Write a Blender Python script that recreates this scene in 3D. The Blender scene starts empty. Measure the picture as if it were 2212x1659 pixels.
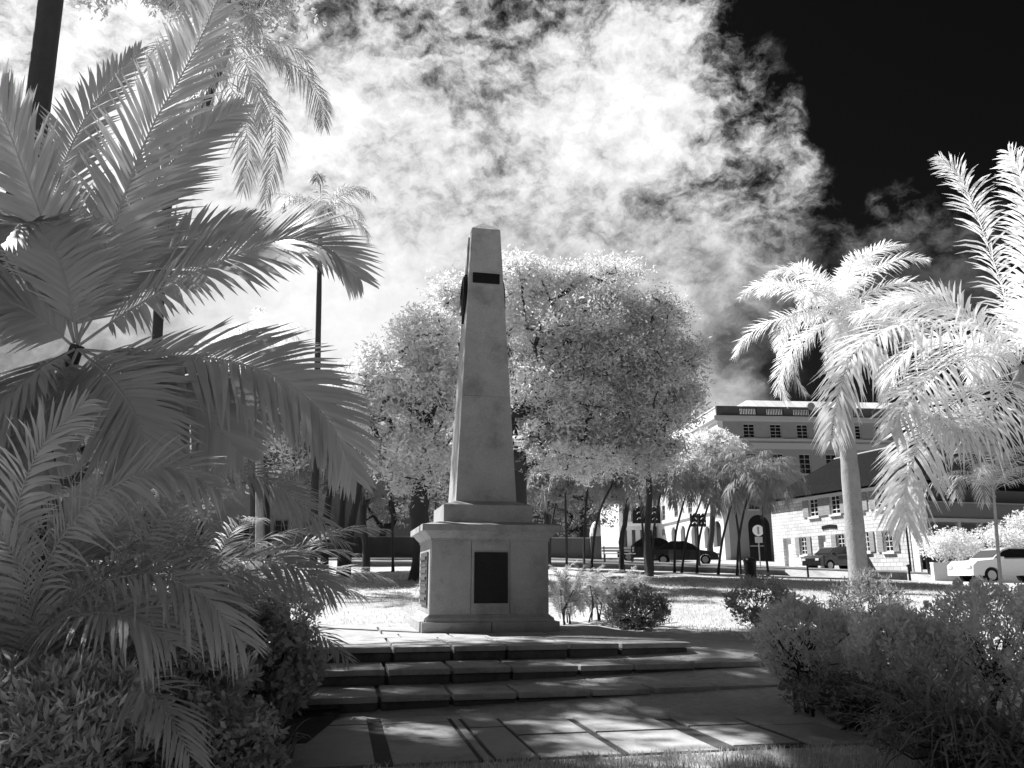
import bpy, bmesh, math, random
import numpy as np
from mathutils import Vector, Matrix
random.seed(7); rng = np.random.default_rng(7)
R = math.radians
S = bpy.context.scene
C = S.collection
# ------------------------------------------------------------------ camera
PITCH = R(13.6); FPX = 1727.0; CX, CY = 1106.0, 829.5; EYE = 1.5
cam = bpy.data.cameras.new('camera'); camo = bpy.data.objects.new('camera', cam); C.objects.link(camo)
cam.sensor_width = 36; cam.lens = 36 * FPX / 2212; cam.clip_end = 5000; cam.clip_start = 0.05
camo.location = (0, 0, EYE); camo.rotation_euler = (R(90) + PITCH, 0, 0)
S.camera = camo
def ray(u, v):
    a = (u - CX) / FPX; b = (CY - v) / FPX
    return np.array([a, math.cos(PITCH) - b * math.sin(PITCH), math.sin(PITCH) + b * math.cos(PITCH)])
def P(u, v, y):
    d = ray(u, v); return np.array([0, 0, EYE]) + d * y / d[1]
# ------------------------------------------------------------------ sun, exposure
SUN_AZ, SUN_EL = R(58), R(50)      # azimuth measured from the view direction towards the left
sd = Vector((-math.sin(SUN_AZ) * math.cos(SUN_EL), math.cos(SUN_AZ) * math.cos(SUN_EL), math.sin(SUN_EL)))
sl = bpy.data.lights.new('sun', 'SUN'); sl.energy = 5.0; sl.angle = R(0.5); sl.color = (1, 1, 1)
so = bpy.data.objects.new('sun', sl); C.objects.link(so); so.rotation_euler = sd.to_track_quat('Z', 'Y').to_euler(); so.location = (-20, 20, 40)
S.view_settings.view_transform = 'Standard'; S.view_settings.look = 'None'; S.view_settings.gamma = 1
S.view_settings.exposure = 0.92
# ------------------------------------------------------------------ sky: infrared, black clear sky and white clouds
w = bpy.data.worlds.new('World'); S.world = w; w.use_nodes = True
nt = w.node_tree; nt.nodes.clear(); N = nt.nodes; LK = nt.links.new
def mth(op, a, b=None, c=None, clamp=False, T=None):
    T = T or nt
    n = T.nodes.new('ShaderNodeMath'); n.operation = op; n.use_clamp = clamp
    for i, x in enumerate((a, b, c)):
        if x is None: continue
        if isinstance(x, (int, float)): n.inputs[i].default_value = x
        else: T.links.new(x, n.inputs[i])
    return n.outputs[0]
def smooth(x, lo, hi, a=0.0, b=1.0):
    n = nt.nodes.new('ShaderNodeMapRange'); n.interpolation_type = 'SMOOTHSTEP'
    LK(x, n.inputs[0]); n.inputs[1].default_value = lo; n.inputs[2].default_value = hi; n.inputs[3].default_value = a; n.inputs[4].default_value = b
    return n.outputs[0]
tc = N.new('ShaderNodeTexCoord'); vec = tc.outputs['Generated']
def vnoise(scale, detail, rough, src, dist=0.0, color=False):
    n = N.new('ShaderNodeTexNoise'); n.inputs['Scale'].default_value = scale; n.inputs['Detail'].default_value = detail
    n.inputs['Roughness'].default_value = rough; n.inputs['Distortion'].default_value = dist; LK(src, n.inputs['Vector'])
    return n.outputs['Color' if color else 'Fac']
def vop(op, a, b):
    n = N.new('ShaderNodeVectorMath'); n.operation = op
    for i, x in enumerate((a, b)):
        if isinstance(x, tuple): n.inputs[i].default_value = x
        else: LK(x, n.inputs[i])
    return n
def scaled(src, k):
    n = N.new('ShaderNodeVectorMath'); n.operation = 'SCALE'; LK(src, n.inputs[0]); n.inputs['Scale'].default_value = k; return n.outputs[0]
wa = scaled(vop('SUBTRACT', vnoise(4.0, 3, 0.6, vec, 0, True), (0.5, 0.5, 0.5)).outputs[0], 0.14)
wb = scaled(vop('SUBTRACT', vnoise(18.0, 8, 0.62, vec, 0, True), (0.5, 0.5, 0.5)).outputs[0], 0.075)
wv = N.new('ShaderNodeVectorMath'); wv.operation = 'NORMALIZE'; LK(vop('ADD', vop('ADD', vec, wa).outputs[0], wb).outputs[0], wv.inputs[0])
warped = wv.outputs[0]
stre = N.new('ShaderNodeMapping'); LK(vop('ADD', vec, scaled(wb, 0.55)).outputs[0], stre.inputs[0]); stre.inputs['Rotation'].default_value = (R(20), R(25), R(15)); stre.inputs['Scale'].default_value = (1.0, 1.0, 1.45)
f1 = vnoise(16.0, 9, 0.60, stre.outputs[0], 0.0)
f2 = vnoise(42, 7, 0.65, stre.outputs[0], 0.0)
vo = N.new('ShaderNodeTexVoronoi'); vo.feature = 'F1'; vo.inputs['Scale'].default_value = 15; vo.inputs['Detail'].default_value = 0
LK(stre.outputs[0], vo.inputs['Vector']); puff = mth('SUBTRACT', 0.5, vo.outputs['Distance'])
# cloud banks: (direction seen at, inner px, outer px, weight)
BANKS = [(120, 60, 150, 560, 1.3), (620, 520, 120, 560, .95), (740, 720, 60, 420, .8), (300, 800, 200, 700, .9), (900, 560, 100, 380, .5), (700, 200, 100, 420, .7), (930, 90, 60, 320, .72),
         (1310, 220, 60, 260, 1.0), (1430, 110, 60, 170, .8), (1200, 60, 20, 220, .6), (1250, 420, 50, 330, .45), (1500, 330, 60, 280, .52), (1620, 330, 90, 170, .42), (1640, 460, 80, 200, .42),
         (1570, 640, 20, 190, .75), (1530, 875, 20, 150, .9), (1960, 600, 40, 200, .45), (1020, 520, 150, 420, .9), (1300, 500, 80, 360, .8), (1480, 560, 20, 180, .4),
         (650, 120, 10, 150, -.30), (1125, 60, 5, 80, -.15), (1135, 190, 5, 60, -.3), (1040, 290, 5, 80, -.2), (640, 60, 5, 90, -.2), (1600, 765, 10, 110, -.25), (1590, 760, 20, 220, .22), (1500, 440, 5, 120, -.35)]
HOT = [(150, 60, 60, 420, .5), (1310, 230, 30, 210, .28), (1400, 110, 20, 150, .2), (600, 440, 60, 380, .1), (740, 740, 40, 300, .3), (880, 240, 20, 130, .22), (730, 280, 20, 140, .2), (1540, 860, 10, 140, .2)]
cov = None
for (u, v, ri, ro, wt) in BANKS:
    d = ray(u, v); d = d / np.linalg.norm(d)
    dp = vop('DOT_PRODUCT', warped, tuple(float(q) for q in d)).outputs['Value']
    val = smooth(dp, math.cos(math.atan(ro / FPX)), math.cos(math.atan(ri / FPX)), 0, wt)
    cov = val if cov is None else mth('ADD', cov, val)
hot = None
for (u, v, ri, ro, wt) in HOT:
    d = ray(u, v); d = d / np.linalg.norm(d)
    dp = vop('DOT_PRODUCT', warped, tuple(float(q) for q in d)).outputs['Value']
    val = smooth(dp, math.cos(math.atan(ro / FPX)), math.cos(math.atan(ri / FPX)), 0, wt)
    hot = val if hot is None else mth('ADD', hot, val)
# generic cloud cover over the half of the sky behind the viewer
back = vop('DOT_PRODUCT', vec, (-0.45, -0.85, 0.28)).outputs['Value']
cov = mth('ADD', cov, smooth(back, -0.25, 0.5, 0, 0.27))
tex = mth('ADD', mth('MULTIPLY', mth('SUBTRACT', f1, 0.5), 2.5), mth('MULTIPLY', mth('SUBTRACT', f2, 0.5), 2.6))
tex = mth('ADD', tex, mth('MULTIPLY', puff, 0.55))
cov = mth('MULTIPLY', mth('SUBTRACT', 1.0, mth('POWER', 2.718, mth('MULTIPLY', cov, -1.0))), 1.18)
amp = smooth(cov, 0.0, 0.22, 0.0, 1.0)
lowv = vop('DOT_PRODUCT', vec, (0, 0, 1)).outputs['Value']
soft = mth('MULTIPLY', smooth(cov, 0.85, 1.15, 1.0, 0.6), smooth(lowv, 0.28, 0.5, 0.25, 1.0))
dens = mth('ADD', mth('ADD', cov, hot), mth('MULTIPLY', mth('MULTIPLY', tex, amp), soft))
cl = N.new('ShaderNodeValToRGB'); LK(mth('MULTIPLY', dens, 0.5), cl.inputs[0])
E_ = cl.color_ramp.elements; E_[0].position = 0.03; E_[0].color = (0, 0, 0, 1); E_[1].position = 1.0; E_[1].color = (1.1, 1.1, 1.1, 1)
for p_, c_ in ((0.12, 0.02), (0.25, 0.09), (0.40, 0.30), (0.6, 0.66)):
    e = E_.new(p_); e.color = (c_, c_, c_, 1)
sky = N.new('ShaderNodeTexSky'); sky.sky_type = 'NISHITA'; sky.sun_disc = False; sky.sun_elevation = SUN_EL; sky.sun_rotation = -SUN_AZ
sep = N.new('ShaderNodeSeparateColor'); LK(sky.outputs[0], sep.inputs[0])
red = mth('MULTIPLY', mth('POWER', sep.outputs[0], 1.35), 0.0020)
tot = mth('ADD', red, mth('MULTIPLY', cl.outputs[0], 0.62))
comb = N.new('ShaderNodeCombineColor')
for i in range(3): LK(tot, comb.inputs[i])
bg = N.new('ShaderNodeBackground'); LK(comb.outputs[0], bg.inputs[0]); bg.inputs[1].default_value = 1.0
out = N.new('ShaderNodeOutputWorld'); LK(bg.outputs[0], out.inputs[0])
w.cycles.sampling_method = 'MANUAL'; w.cycles.sample_map_resolution = 512

# ------------------------------------------------------------------ materials
def mat(name, base, rough=0.8, var=0.15, scale=4.0, bump=0.0, bscale=30.0, metal=0.0, spec=0.3, stain=0.0, coat=0.0, streak=False):
    m = bpy.data.materials.new(name); m.use_nodes = True; t = m.node_tree; b = t.nodes['Principled BSDF']
    g = t.nodes.new('ShaderNodeTexCoord'); src = g.outputs['Object']
    if streak:
        mp = t.nodes.new('ShaderNodeMapping'); mp.inputs['Scale'].default_value = (1, 1, 0.15); t.links.new(src, mp.inputs[0]); s2 = mp.outputs[0]
    else: s2 = src
    n = t.nodes.new('ShaderNodeTexNoise'); n.inputs['Scale'].default_value = scale; n.inputs['Detail'].default_value = 8; n.inputs['Roughness'].default_value = .65
    t.links.new(s2, n.inputs['Vector'])
    v = mth('MULTIPLY_ADD', n.outputs[0], 2 * var * base, base * (1 - var), T=t)
    n2 = t.nodes.new('ShaderNodeTexNoise'); n2.inputs['Scale'].default_value = scale * 14; n2.inputs['Detail'].default_value = 3; t.links.new(src, n2.inputs['Vector'])
    v = mth('MULTIPLY', v, mth('MULTIPLY_ADD', n2.outputs[0], var * 1.6, 1 - var * .8, T=t), T=t)
    if stain:
        n3 = t.nodes.new('ShaderNodeTexNoise'); n3.inputs['Scale'].default_value = scale * .6; n3.inputs['Detail'].default_value = 9; n3.inputs['Roughness'].default_value = .75; t.links.new(s2, n3.inputs['Vector'])
        r = t.nodes.new('ShaderNodeMapRange'); t.links.new(n3.outputs[0], r.inputs[0]); r.inputs[1].default_value = .5; r.inputs[2].default_value = .68; r.inputs[3].default_value = 1; r.inputs[4].default_value = 1 - stain
        v = mth('MULTIPLY', v, r.outputs[0], T=t)
    cc = t.nodes.new('ShaderNodeCombineColor')
    for i in range(3): t.links.new(v, cc.inputs[i])
    t.links.new(cc.outputs[0], b.inputs['Base Color'])
    b.inputs['Roughness'].default_value = rough; b.inputs['Metallic'].default_value = metal; b.inputs['Specular IOR Level'].default_value = spec
    b.inputs['Coat Weight'].default_value = coat
    if bump:
        bn = t.nodes.new('ShaderNodeTexNoise'); bn.inputs['Scale'].default_value = bscale; bn.inputs['Detail'].default_value = 6; t.links.new(src, bn.inputs['Vector'])
        bp = t.nodes.new('ShaderNodeBump'); bp.inputs['Strength'].default_value = bump; bp.inputs['Distance'].default_value = .02; t.links.new(bn.outputs[0], bp.inputs['Height']); t.links.new(bp.outputs[0], b.inputs['Normal'])
    return m
def leafmat(name, base, trans=0.35, var=0.25, rough=0.5, spec=0.25):
    m = bpy.data.materials.new(name); m.use_nodes = True; t = m.node_tree; b = t.nodes['Principled BSDF']; o = t.nodes['Material Output']
    g = t.nodes.new('ShaderNodeNewGeometry')
    tcn = t.nodes.new('ShaderNodeTexCoord')
    n = t.nodes.new('ShaderNodeTexNoise'); n.inputs['Scale'].default_value = .9; n.inputs['Detail'].default_value = 5; t.links.new(tcn.outputs['Object'], n.inputs['Vector'])
    v = mth('MULTIPLY_ADD', g.outputs['Random Per Island'], base * var * 1.6, base * (1 - var), T=t)
    v = mth('MULTIPLY', v, mth('MULTIPLY_ADD', n.outputs[0], .5, .75, T=t), T=t)
    cc = t.nodes.new('ShaderNodeCombineColor')
    for i in range(3): t.links.new(v, cc.inputs[i])
    t.links.new(cc.outputs[0], b.inputs['Base Color']); b.inputs['Roughness'].default_value = rough; b.inputs['Specular IOR Level'].default_value = spec
    tr = t.nodes.new('ShaderNodeBsdfTranslucent'); t.links.new(cc.outputs[0], tr.inputs[0])
    mx = t.nodes.new('ShaderNodeMixShader'); mx.inputs[0].default_value = trans
    t.links.new(b.outputs[0], mx.inputs[1]); t.links.new(tr.outputs[0], mx.inputs[2]); t.links.new(mx.outputs[0], o.inputs[0])
    return m
def linemat(name, base, lines=(0, 0, 3.2), dark=.6, rough=.8, var=.12, kind='brick', bw=.6, bh=.3, mortar=.02):
    """masonry / shingle courses, drawn in the UV map (metres)"""
    m = mat(name, base, rough, var, 3.0, .3, 25)
    t = m.node_tree; b = t.nodes['Principled BSDF']; old = b.inputs['Base Color'].links[0].from_socket
    uv = t.nodes.new('ShaderNodeUVMap'); br = t.nodes.new('ShaderNodeTexBrick'); t.links.new(uv.outputs[0], br.inputs['Vector'])
    br.inputs['Scale'].default_value = 1; br.inputs['Brick Width'].default_value = bw; br.inputs['Row Height'].default_value = bh; br.inputs['Mortar Size'].default_value = mortar
    br.inputs['Color1'].default_value = (1, 1, 1, 1); br.inputs['Color2'].default_value = (.72, .72, .72, 1); br.inputs['Mortar'].default_value = (dark, dark, dark, 1); br.inputs['Mortar Smooth'].default_value = .3
    mx = t.nodes.new('ShaderNodeMix'); mx.data_type = 'RGBA'; mx.blend_type = 'MULTIPLY'; mx.inputs[0].default_value = 1
    t.links.new(old, mx.inputs[6]); t.links.new(br.outputs[0], mx.inputs[7]); t.links.new(mx.outputs[2], b.inputs['Base Color'])
    return m
M = {}
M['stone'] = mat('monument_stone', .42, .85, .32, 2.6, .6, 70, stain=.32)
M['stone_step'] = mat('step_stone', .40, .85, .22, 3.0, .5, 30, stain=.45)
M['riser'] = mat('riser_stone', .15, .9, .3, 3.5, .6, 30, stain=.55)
M['slab'] = mat('paving_stone', .40, .85, .22, 1.6, .35, 40, stain=.35)
M['joint'] = mat('joint_earth', .085, 1, .5, 5, .4)
M['bronze'] = mat('dark_bronze', .018, .45, .3, 12, .6, 18, metal=.4, spec=.35)
M['bronze2'] = mat('worn_bronze', .12, .5, .4, 6, .9, 9, metal=.3)
M['soil'] = mat('bed_soil', .03, 1, .4, 3, .8, 12)
M['lawn'] = mat('lawn_ground', .46, 1, .4, .8, .8, 25, stain=.45)
M['road'] = mat('asphalt', .075, .9, .2, 1.2, .3, 60)
M['walk'] = mat('pavement_concrete', .62, .9, .12, 1.5, .2, 30)
M['wall'] = mat('wall_plaster', .2, .9, .2, 1.5, .3, 20, stain=.3)
M['palmtrunk'] = mat('palm_bark', .34, .9, .3, 4, .8, 22, streak=False, stain=.3)
M['darktrunk'] = mat('dark_palm_bark', .05, .9, .3, 4, .8, 22)
M['bark'] = mat('tree_bark', .055, .95, .35, 3, 1.0, 14)
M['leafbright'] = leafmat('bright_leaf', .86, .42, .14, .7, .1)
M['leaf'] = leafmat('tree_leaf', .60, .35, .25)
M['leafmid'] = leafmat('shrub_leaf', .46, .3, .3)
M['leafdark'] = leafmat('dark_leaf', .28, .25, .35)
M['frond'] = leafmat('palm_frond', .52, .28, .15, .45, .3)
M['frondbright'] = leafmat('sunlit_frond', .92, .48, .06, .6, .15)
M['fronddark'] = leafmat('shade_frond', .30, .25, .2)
M['blade'] = leafmat('grass_blade', .72, .35, .3)
M['bldg'] = mat('shaded_building_stone', .26, .9, .14, .6, .2, 10, stain=.12)  # public building's front: its shade is put into the darker colour
M['bldglit'] = mat('pale_sunlit_stone', .62, .9, .08, .6, .2, 10, stain=.08)  # sunlight on the public building's side painted in; also truly pale walls
M['trim'] = mat('pale_trim', .75, .8, .06, 1)
M['trimgrey'] = mat('grey_trim', .42, .8, .1, 1)
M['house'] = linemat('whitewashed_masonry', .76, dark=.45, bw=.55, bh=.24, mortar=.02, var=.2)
M['houseshade'] = mat('shaded_grey', .16, .9, .15, .8)  # shade on the white house's end wall painted in; also window frames
M['roof'] = linemat('dark_shingles', .022, dark=.35, bw=.3, bh=.22, mortar=.03, rough=1.0)
M['roof'].node_tree.nodes['Principled BSDF'].inputs['Specular IOR Level'].default_value = .03
M['roofmetal'] = linemat('pale_metal_roof', .75, dark=.55, bw=1.2, bh=30, mortar=.04)
M['glass'] = mat('window_glass', .012, .12, .2, 2, spec=.6)
M['shutter'] = linemat('louvred_shutter', .42, dark=.5, bw=10, bh=.09, mortar=.02)
M['white'] = mat('white_paint', .8, .5, .04, 2)
M['black'] = mat('black_paint', .012, .5, .2, 4)
M['carblack'] = mat('dark_car_paint', .012, .25, .05, 2, spec=.5, coat=.8)
M['carwhite'] = mat('white_car_paint', .78, .3, .03, 2, spec=.5, coat=.6)
M['tyre'] = mat('tyre_rubber', .015, .9, .2, 8)
M['rim'] = mat('rim_metal', .5, .35, .1, 8, metal=.6)
M['lamp'] = mat('lamp_glass', .7, .1, .05, 4, spec=.8)
M['grey'] = mat('grey_metal', .25, .5, .1, 4, metal=.3)
M['leafolive'] = leafmat('olive_leaf', .68, .35, .3)
M['parapet'] = mat('dark_parapet_stone', .10, .9, .2, .8, stain=.2)
M['flower'] = leafmat('pale_flower', .85, .3, .1)

# ------------------------------------------------------------------ object helpers
def tag(o, label=None, cat=None, group=None, kind=None):
    if label: o['label'] = label
    if cat: o['category'] = cat
    if group: o['group'] = group
    if kind: o['kind'] = kind
    return o
def empty(name, loc, label, cat, group=None, rz=0):
    o = bpy.data.objects.new(name, None); C.objects.link(o); o.location = tuple(float(q) for q in loc); o.rotation_euler = (0, 0, rz); o.empty_display_size = .2
    return tag(o, label, cat, group)
def link(name, me, m, parent=None, local=True, smooth_=False):
    """vertices are given in world space unless local; under a parent they are moved into its frame"""
    o = bpy.data.objects.new(name, me); C.objects.link(o)
    if m is not None:
        for q in (m if isinstance(m, (list, tuple)) else [m]): me.materials.append(q)
    if parent is not None:
        o.parent = parent
        if not local:
            chain = Matrix.Identity(4); p = parent
            while p is not None:
                chain = Matrix.Translation(p.location) @ p.rotation_euler.to_matrix().to_4x4() @ chain; p = p.parent
            me.transform(chain.inverted())
    if smooth_: me.shade_smooth()
    return o
def arr_mesh(name, V, F):
    """V (n,3); F (m,4) quads"""
    V = np.asarray(V, dtype=np.float32); F = np.asarray(F, dtype=np.int32)
    me = bpy.data.meshes.new(name); me.vertices.add(len(V)); me.vertices.foreach_set('co', V.ravel())
    k = F.shape[1]; me.loops.add(F.size); me.loops.foreach_set('vertex_index', F.ravel())
    me.polygons.add(len(F)); me.polygons.foreach_set('loop_start', np.arange(0, F.size, k, dtype=np.int32)); me.polygons.foreach_set('loop_total', np.full(len(F), k, dtype=np.int32))
    me.update(calc_edges=True); return me
class Acc:
    def __init__(s): s.V = []; s.F = []; s.n = 0
    def add(s, V, F):
        V = np.asarray(V, float).reshape(-1, 3); s.V.append(V); s.F.append(np.asarray(F, int) + s.n); s.n += len(V)
    def mesh(s, name): return arr_mesh(name, np.vstack(s.V), np.vstack(s.F))
class MB:
    """box / prism collector -> one mesh, with box-projected UVs in metres"""
    def __init__(s): s.bm = bmesh.new()
    def box(s, x0, x1, y0, y1, z0, z1, bev=0, mx=None):
        vs = [s.bm.verts.new((x, y, z)) for z in (z0, z1) for y in (y0, y1) for x in (x0, x1)]
        fs = [(0, 2, 3, 1), (4, 5, 7, 6), (0, 1, 5, 4), (2, 6, 7, 3), (0, 4, 6, 2), (1, 3, 7, 5)]
        fc = [s.bm.faces.new([vs[i] for i in f]) for f in fs]
        if bev:
            ed = list({e for f in fc for e in f.edges}); r_ = bmesh.ops.bevel(s.bm, geom=ed, offset=bev, segments=2, affect='EDGES', profile=.6)
            vs = list({v for f in r_['faces'] for v in f.verts} | {v for v in vs if v.is_valid})
        if mx is not None: bmesh.ops.transform(s.bm, matrix=mx, verts=[v for v in vs if v.is_valid])
        return s
    def loft(s, rings, cap=True):
        """rings of equal length vertex lists"""
        rv = [[s.bm.verts.new(tuple(p)) for p in r_] for r_ in rings]; k = len(rv[0])
        for a, b in zip(rv, rv[1:]):
            for i in range(k): s.bm.faces.new((a[i], a[(i + 1) % k], b[(i + 1) % k], b[i]))
        if cap: s.bm.faces.new(rv[0][::-1]); s.bm.faces.new(rv[-1])
        return s
    def poly(s, pts): s.bm.faces.new([s.bm.verts.new(tuple(p)) for p in pts]); return s
    def cyl(s, p0, p1, r0, r1=None, n=12):
        r1 = r0 if r1 is None else r1
        p0 = Vector(p0); p1 = Vector(p1); d = (p1 - p0).normalized(); a = d.orthogonal().normalized(); b = d.cross(a)
        return s.loft([[p + (a * math.cos(t) + b * math.sin(t)) * r for t in [2 * math.pi * i / n for i in range(n)]] for p, r in ((p0, r0), (p1, r1))])
    def build(s, name, m, parent=None, local=True, sm=False):
        bmesh.ops.recalc_face_normals(s.bm, faces=s.bm.faces)
        uv = s.bm.loops.layers.uv.new('UVMap')
        for f in s.bm.faces:
            n = f.normal
            ax = Vector((-n.y, n.x, 0)); ax = ax.normalized() if ax.length > 1e-3 else Vector((1, 0, 0)); ay = n.cross(ax)
            for l in f.loops: l[uv].uv = (l.vert.co.dot(ax), l.vert.co.dot(ay))
        me = bpy.data.meshes.new(name); s.bm.to_mesh(me); s.bm.free()
        return link(name, me, m, parent, local, sm)
def catmull(pts, n):
    p = np.array(pts, float); p = np.vstack([2 * p[0] - p[1], p, 2 * p[-1] - p[-2]]); k = len(p) - 3
    out = []
    for t in np.linspace(0, k - 1e-6, n):
        i = int(t); u = t - i; a, b, c, d = p[i:i + 4]
        out.append(.5 * ((2 * b) + (-a + c) * u + (2 * a - 5 * b + 4 * c - d) * u * u + (-a + 3 * b - 3 * c + d) * u ** 3))
    return np.array(out)
def tube(acc, pts, rad, k=6):
    pts = np.asarray(pts, float); n = len(pts); rad = np.broadcast_to(rad, (n,))
    T = np.gradient(pts, axis=0); T /= np.linalg.norm(T, axis=1)[:, None] + 1e-9
    ref = np.array([0, 0, 1.0]) if abs(T[0][2]) < .8 else np.array([1.0, 0, 0])
    A = np.cross(T, ref); A /= np.linalg.norm(A, axis=1)[:, None] + 1e-9; B = np.cross(T, A)
    th = np.linspace(0, 2 * np.pi, k, endpoint=False)
    V = pts[:, None, :] + rad[:, None, None] * (A[:, None, :] * np.cos(th)[None, :, None] + B[:, None, :] * np.sin(th)[None, :, None])
    F = [(i * k + j, i * k + (j + 1) % k, (i + 1) * k + (j + 1) % k, (i + 1) * k + j) for i in range(n - 1) for j in range(k)]
    acc.add(V.reshape(-1, 3), F)

# ------------------------------------------------------------------ ground
GP = np.array([(-200, 0), (9.3, 0), (12.5, .48), (17, .555), (20, .93), (26, 1.38), (35, 1.85), (42.6, 2.05), (43.2, 2.4), (54, 2.62), (62, 3.1), (90, 4.2), (150, 8.6), (300, 16), (3000, 16)], float)
def sst(a, b, x): t = min(1, max(0, (x - a) / (b - a))); return t * t * (3 - 2 * t)
def gz(x, y):
    return float(np.interp(y, GP[:, 0], GP[:, 1])) - .037 * min(max(0, x - 2), 40) * sst(18, 42, y)
def G(u, y):
    x = (u - CX) / FPX * y * 1.0
    for _ in range(3):
        z = gz(x, y); zc = y * math.cos(PITCH) + (z - EYE) * math.sin(PITCH); x = (u - CX) / FPX * zc
    return np.array([x, y, gz(x, y)])
xs = np.unique(np.concatenate([np.linspace(-1500, -60, 12), np.linspace(-60, -12, 25), np.linspace(-12, 12, 61), np.linspace(12, 60, 31), np.linspace(60, 1500, 12)]))
ys = np.unique(np.concatenate([np.linspace(-400, -4, 8), np.linspace(-4, 26, 91), np.linspace(26, 42.6, 20), [42.6, 43.2], np.linspace(43.2, 100, 40), np.linspace(100, 300, 12), np.linspace(300, 3000, 8)]))
V = [(x, y, gz(x, y) + (.02 * math.sin(x * 1.7 + y) * math.sin(y * 1.3 - x * .6) - .02 if y > 17.5 or abs(x) > 6 else -.015)) for y in ys for x in xs]
nx = len(xs)
F = [(j * nx + i, j * nx + i + 1, (j + 1) * nx + i + 1, (j + 1) * nx + i) for j in range(len(ys) - 1) for i in range(nx - 1)]
g = link('ground', arr_mesh('ground', V, F), M['lawn'], smooth_=True); tag(g, kind='structure')
def sheet(name, m, u0, u1, f0, f1, n=30, k=6, lift=.004):
    """sheet between two curves x -> y, following the ground"""
    V = []; 
    for i in range(n + 1):
        x = u0 + (u1 - u0) * i / n
        for j in range(k + 1):
            y = f0(x) + (f1(x) - f0(x)) * j / k; V.append((x, y, gz(x, y) + lift))
    F = [(i * (k + 1) + j, (i + 1) * (k + 1) + j, (i + 1) * (k + 1) + j + 1, i * (k + 1) + j + 1) for i in range(n) for j in range(k)]
    return tag(link(name, arr_mesh(name, V, F), m), kind='structure')
sheet('soil_bed_left', M['soil'], -11, -1.9, lambda x: -2.0, lambda x: 11.0 + .3 * math.sin(x * 2), lift=.012)
sheet('soil_bed_right', M['soil'], 3.45, 12, lambda x: 7.2 + .25 * math.sin(x * 2.2), lambda x: 11.3 + .3 * math.sin(x * 1.7), lift=.012)
sheet('pavement', M['walk'], -45, 32, lambda x: 43.5, lambda x: 46.2, 60, lift=.02)
sheet('road', M['road'], -70, 90, lambda x: 46.35, lambda x: 58.5 , 80, 12, lift=.03)
sheet('pavement_far', M['walk'], 24.8, 70, lambda x: 58.7, lambda x: 61.0, 30, lift=.05)
def kerb(name, pts, wid, h, m):
    mb = MB()
    for a, b in zip(pts, pts[1:]):
        a = np.array(a); b = np.array(b); d = (b - a) / np.linalg.norm(b - a); nrm = np.array([-d[1], d[0]]) * wid / 2
        q = [a - nrm, a + nrm]; r_ = [b - nrm, b + nrm]
        za, zb = gz(*a), gz(*b)
        mb.loft([[(q[0][0], q[0][1], za - .1), (q[1][0], q[1][1], za - .1), (q[1][0], q[1][1], za + h), (q[0][0], q[0][1], za + h)],
                 [(r_[0][0], r_[0][1], zb - .1), (r_[1][0], r_[1][1], zb - .1), (r_[1][0], r_[1][1], zb + h), (r_[0][0], r_[0][1], zb + h)]])
    return mb.build(name, m)
tag(kerb('kerb', [(x, 46.28) for x in range(-45, 33, 4)], .14, .12, M['walk']), kind='structure')

# ------------------------------------------------------------------ monument
A0 = R(11.8); MO = (-1.542, 14.203)
MONROT = Matrix.Translation((MO[0], MO[1], .577)) @ Matrix.Rotation(A0, 4, 'Z')
mon = empty('obelisk_monument', (MO[0], MO[1], .577), 'pale stone obelisk on a square plinth with dark plaques, standing on the stone platform', 'monument', rz=A0)
def fr(x0, x1, y0, y1, z0, x2, x3, y2, y3, z1):
    return [[(x0, y0, z0), (x1, y0, z0), (x1, y1, z0), (x0, y1, z0)], [(x2, y2, z1), (x3, y2, z1), (x3, y3, z1), (x2, y3, z1)]]
W = 2.44
mb = MB()
mb.box(0, W / 2 - .007, 0, W, 0, .17, .012); mb.box(W / 2 + .007, W, 0, W, 0, .17, .008)
mb.loft(fr(.07, W - .07, .07, W - .07, .172, .09, W - .09, .09, W - .09, .235)); mb.loft(fr(.1, W - .1, .1, W - .1, .236, .16, W - .16, .16, W - .16, .29))
mb.build('base', M['stone'], mon)
mb = MB()
for a, b in ((.16, .867), (.875, 1.568), (1.576, W - .16)): mb.box(a, b, .16, W - .16, .292, 1.56, .006)
mb.build('plinth', M['stone'], mon)
mb = MB()
mb.loft([[(c, c, z), (W - c, c, z), (W - c, W - c, z), (c, W - c, z)] for c, z in ((.14, 1.562), (.14, 1.60), (.10, 1.64), (.05, 1.70), (.03, 1.72))])
mb.box(-.03, W + .03, -.03, W + .03, 1.722, 1.84, .01)
mb.loft(fr(.0, W, .0, W, 1.842, .33, W - .33, .33, W - .33, 1.905))
mb.build('cornice', M['stone'], mon)
mb = MB(); mb.box(.39, W - .39, .39, W - .39, 1.9, 2.225, .01)
mb.loft(fr(.40, W - .40, .40, W - .40, 2.226, .64, W - .64, .64, W - .64, 2.31))
mb.build('upper_block', M['stone'], mon)
def half(z): return .575 - (z - 2.31) * (.575 - .298) / (7.95 - 2.31)
cx_ = W / 2
def sq(h, z): return [(cx_ - h, cx_ - h, z), (cx_ + h, cx_ - h, z), (cx_ + h, cx_ + h, z), (cx_ - h, cx_ + h, z)]
mb = MB()
mb.loft([sq(half(2.31), 2.31), sq(half(4.345), 4.345), sq(half(4.35) - .014, 4.35), sq(half(4.355), 4.355), sq(half(7.93), 7.93), sq(half(7.95) - .01, 7.95)])
mb.build('shaft', M['stone'], mon)
mb = MB(); mb.loft([sq(half(7.95) - .008, 7.952), sq(.01, 8.21)]); mb.build('capstone', M['stone'], mon)
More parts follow.
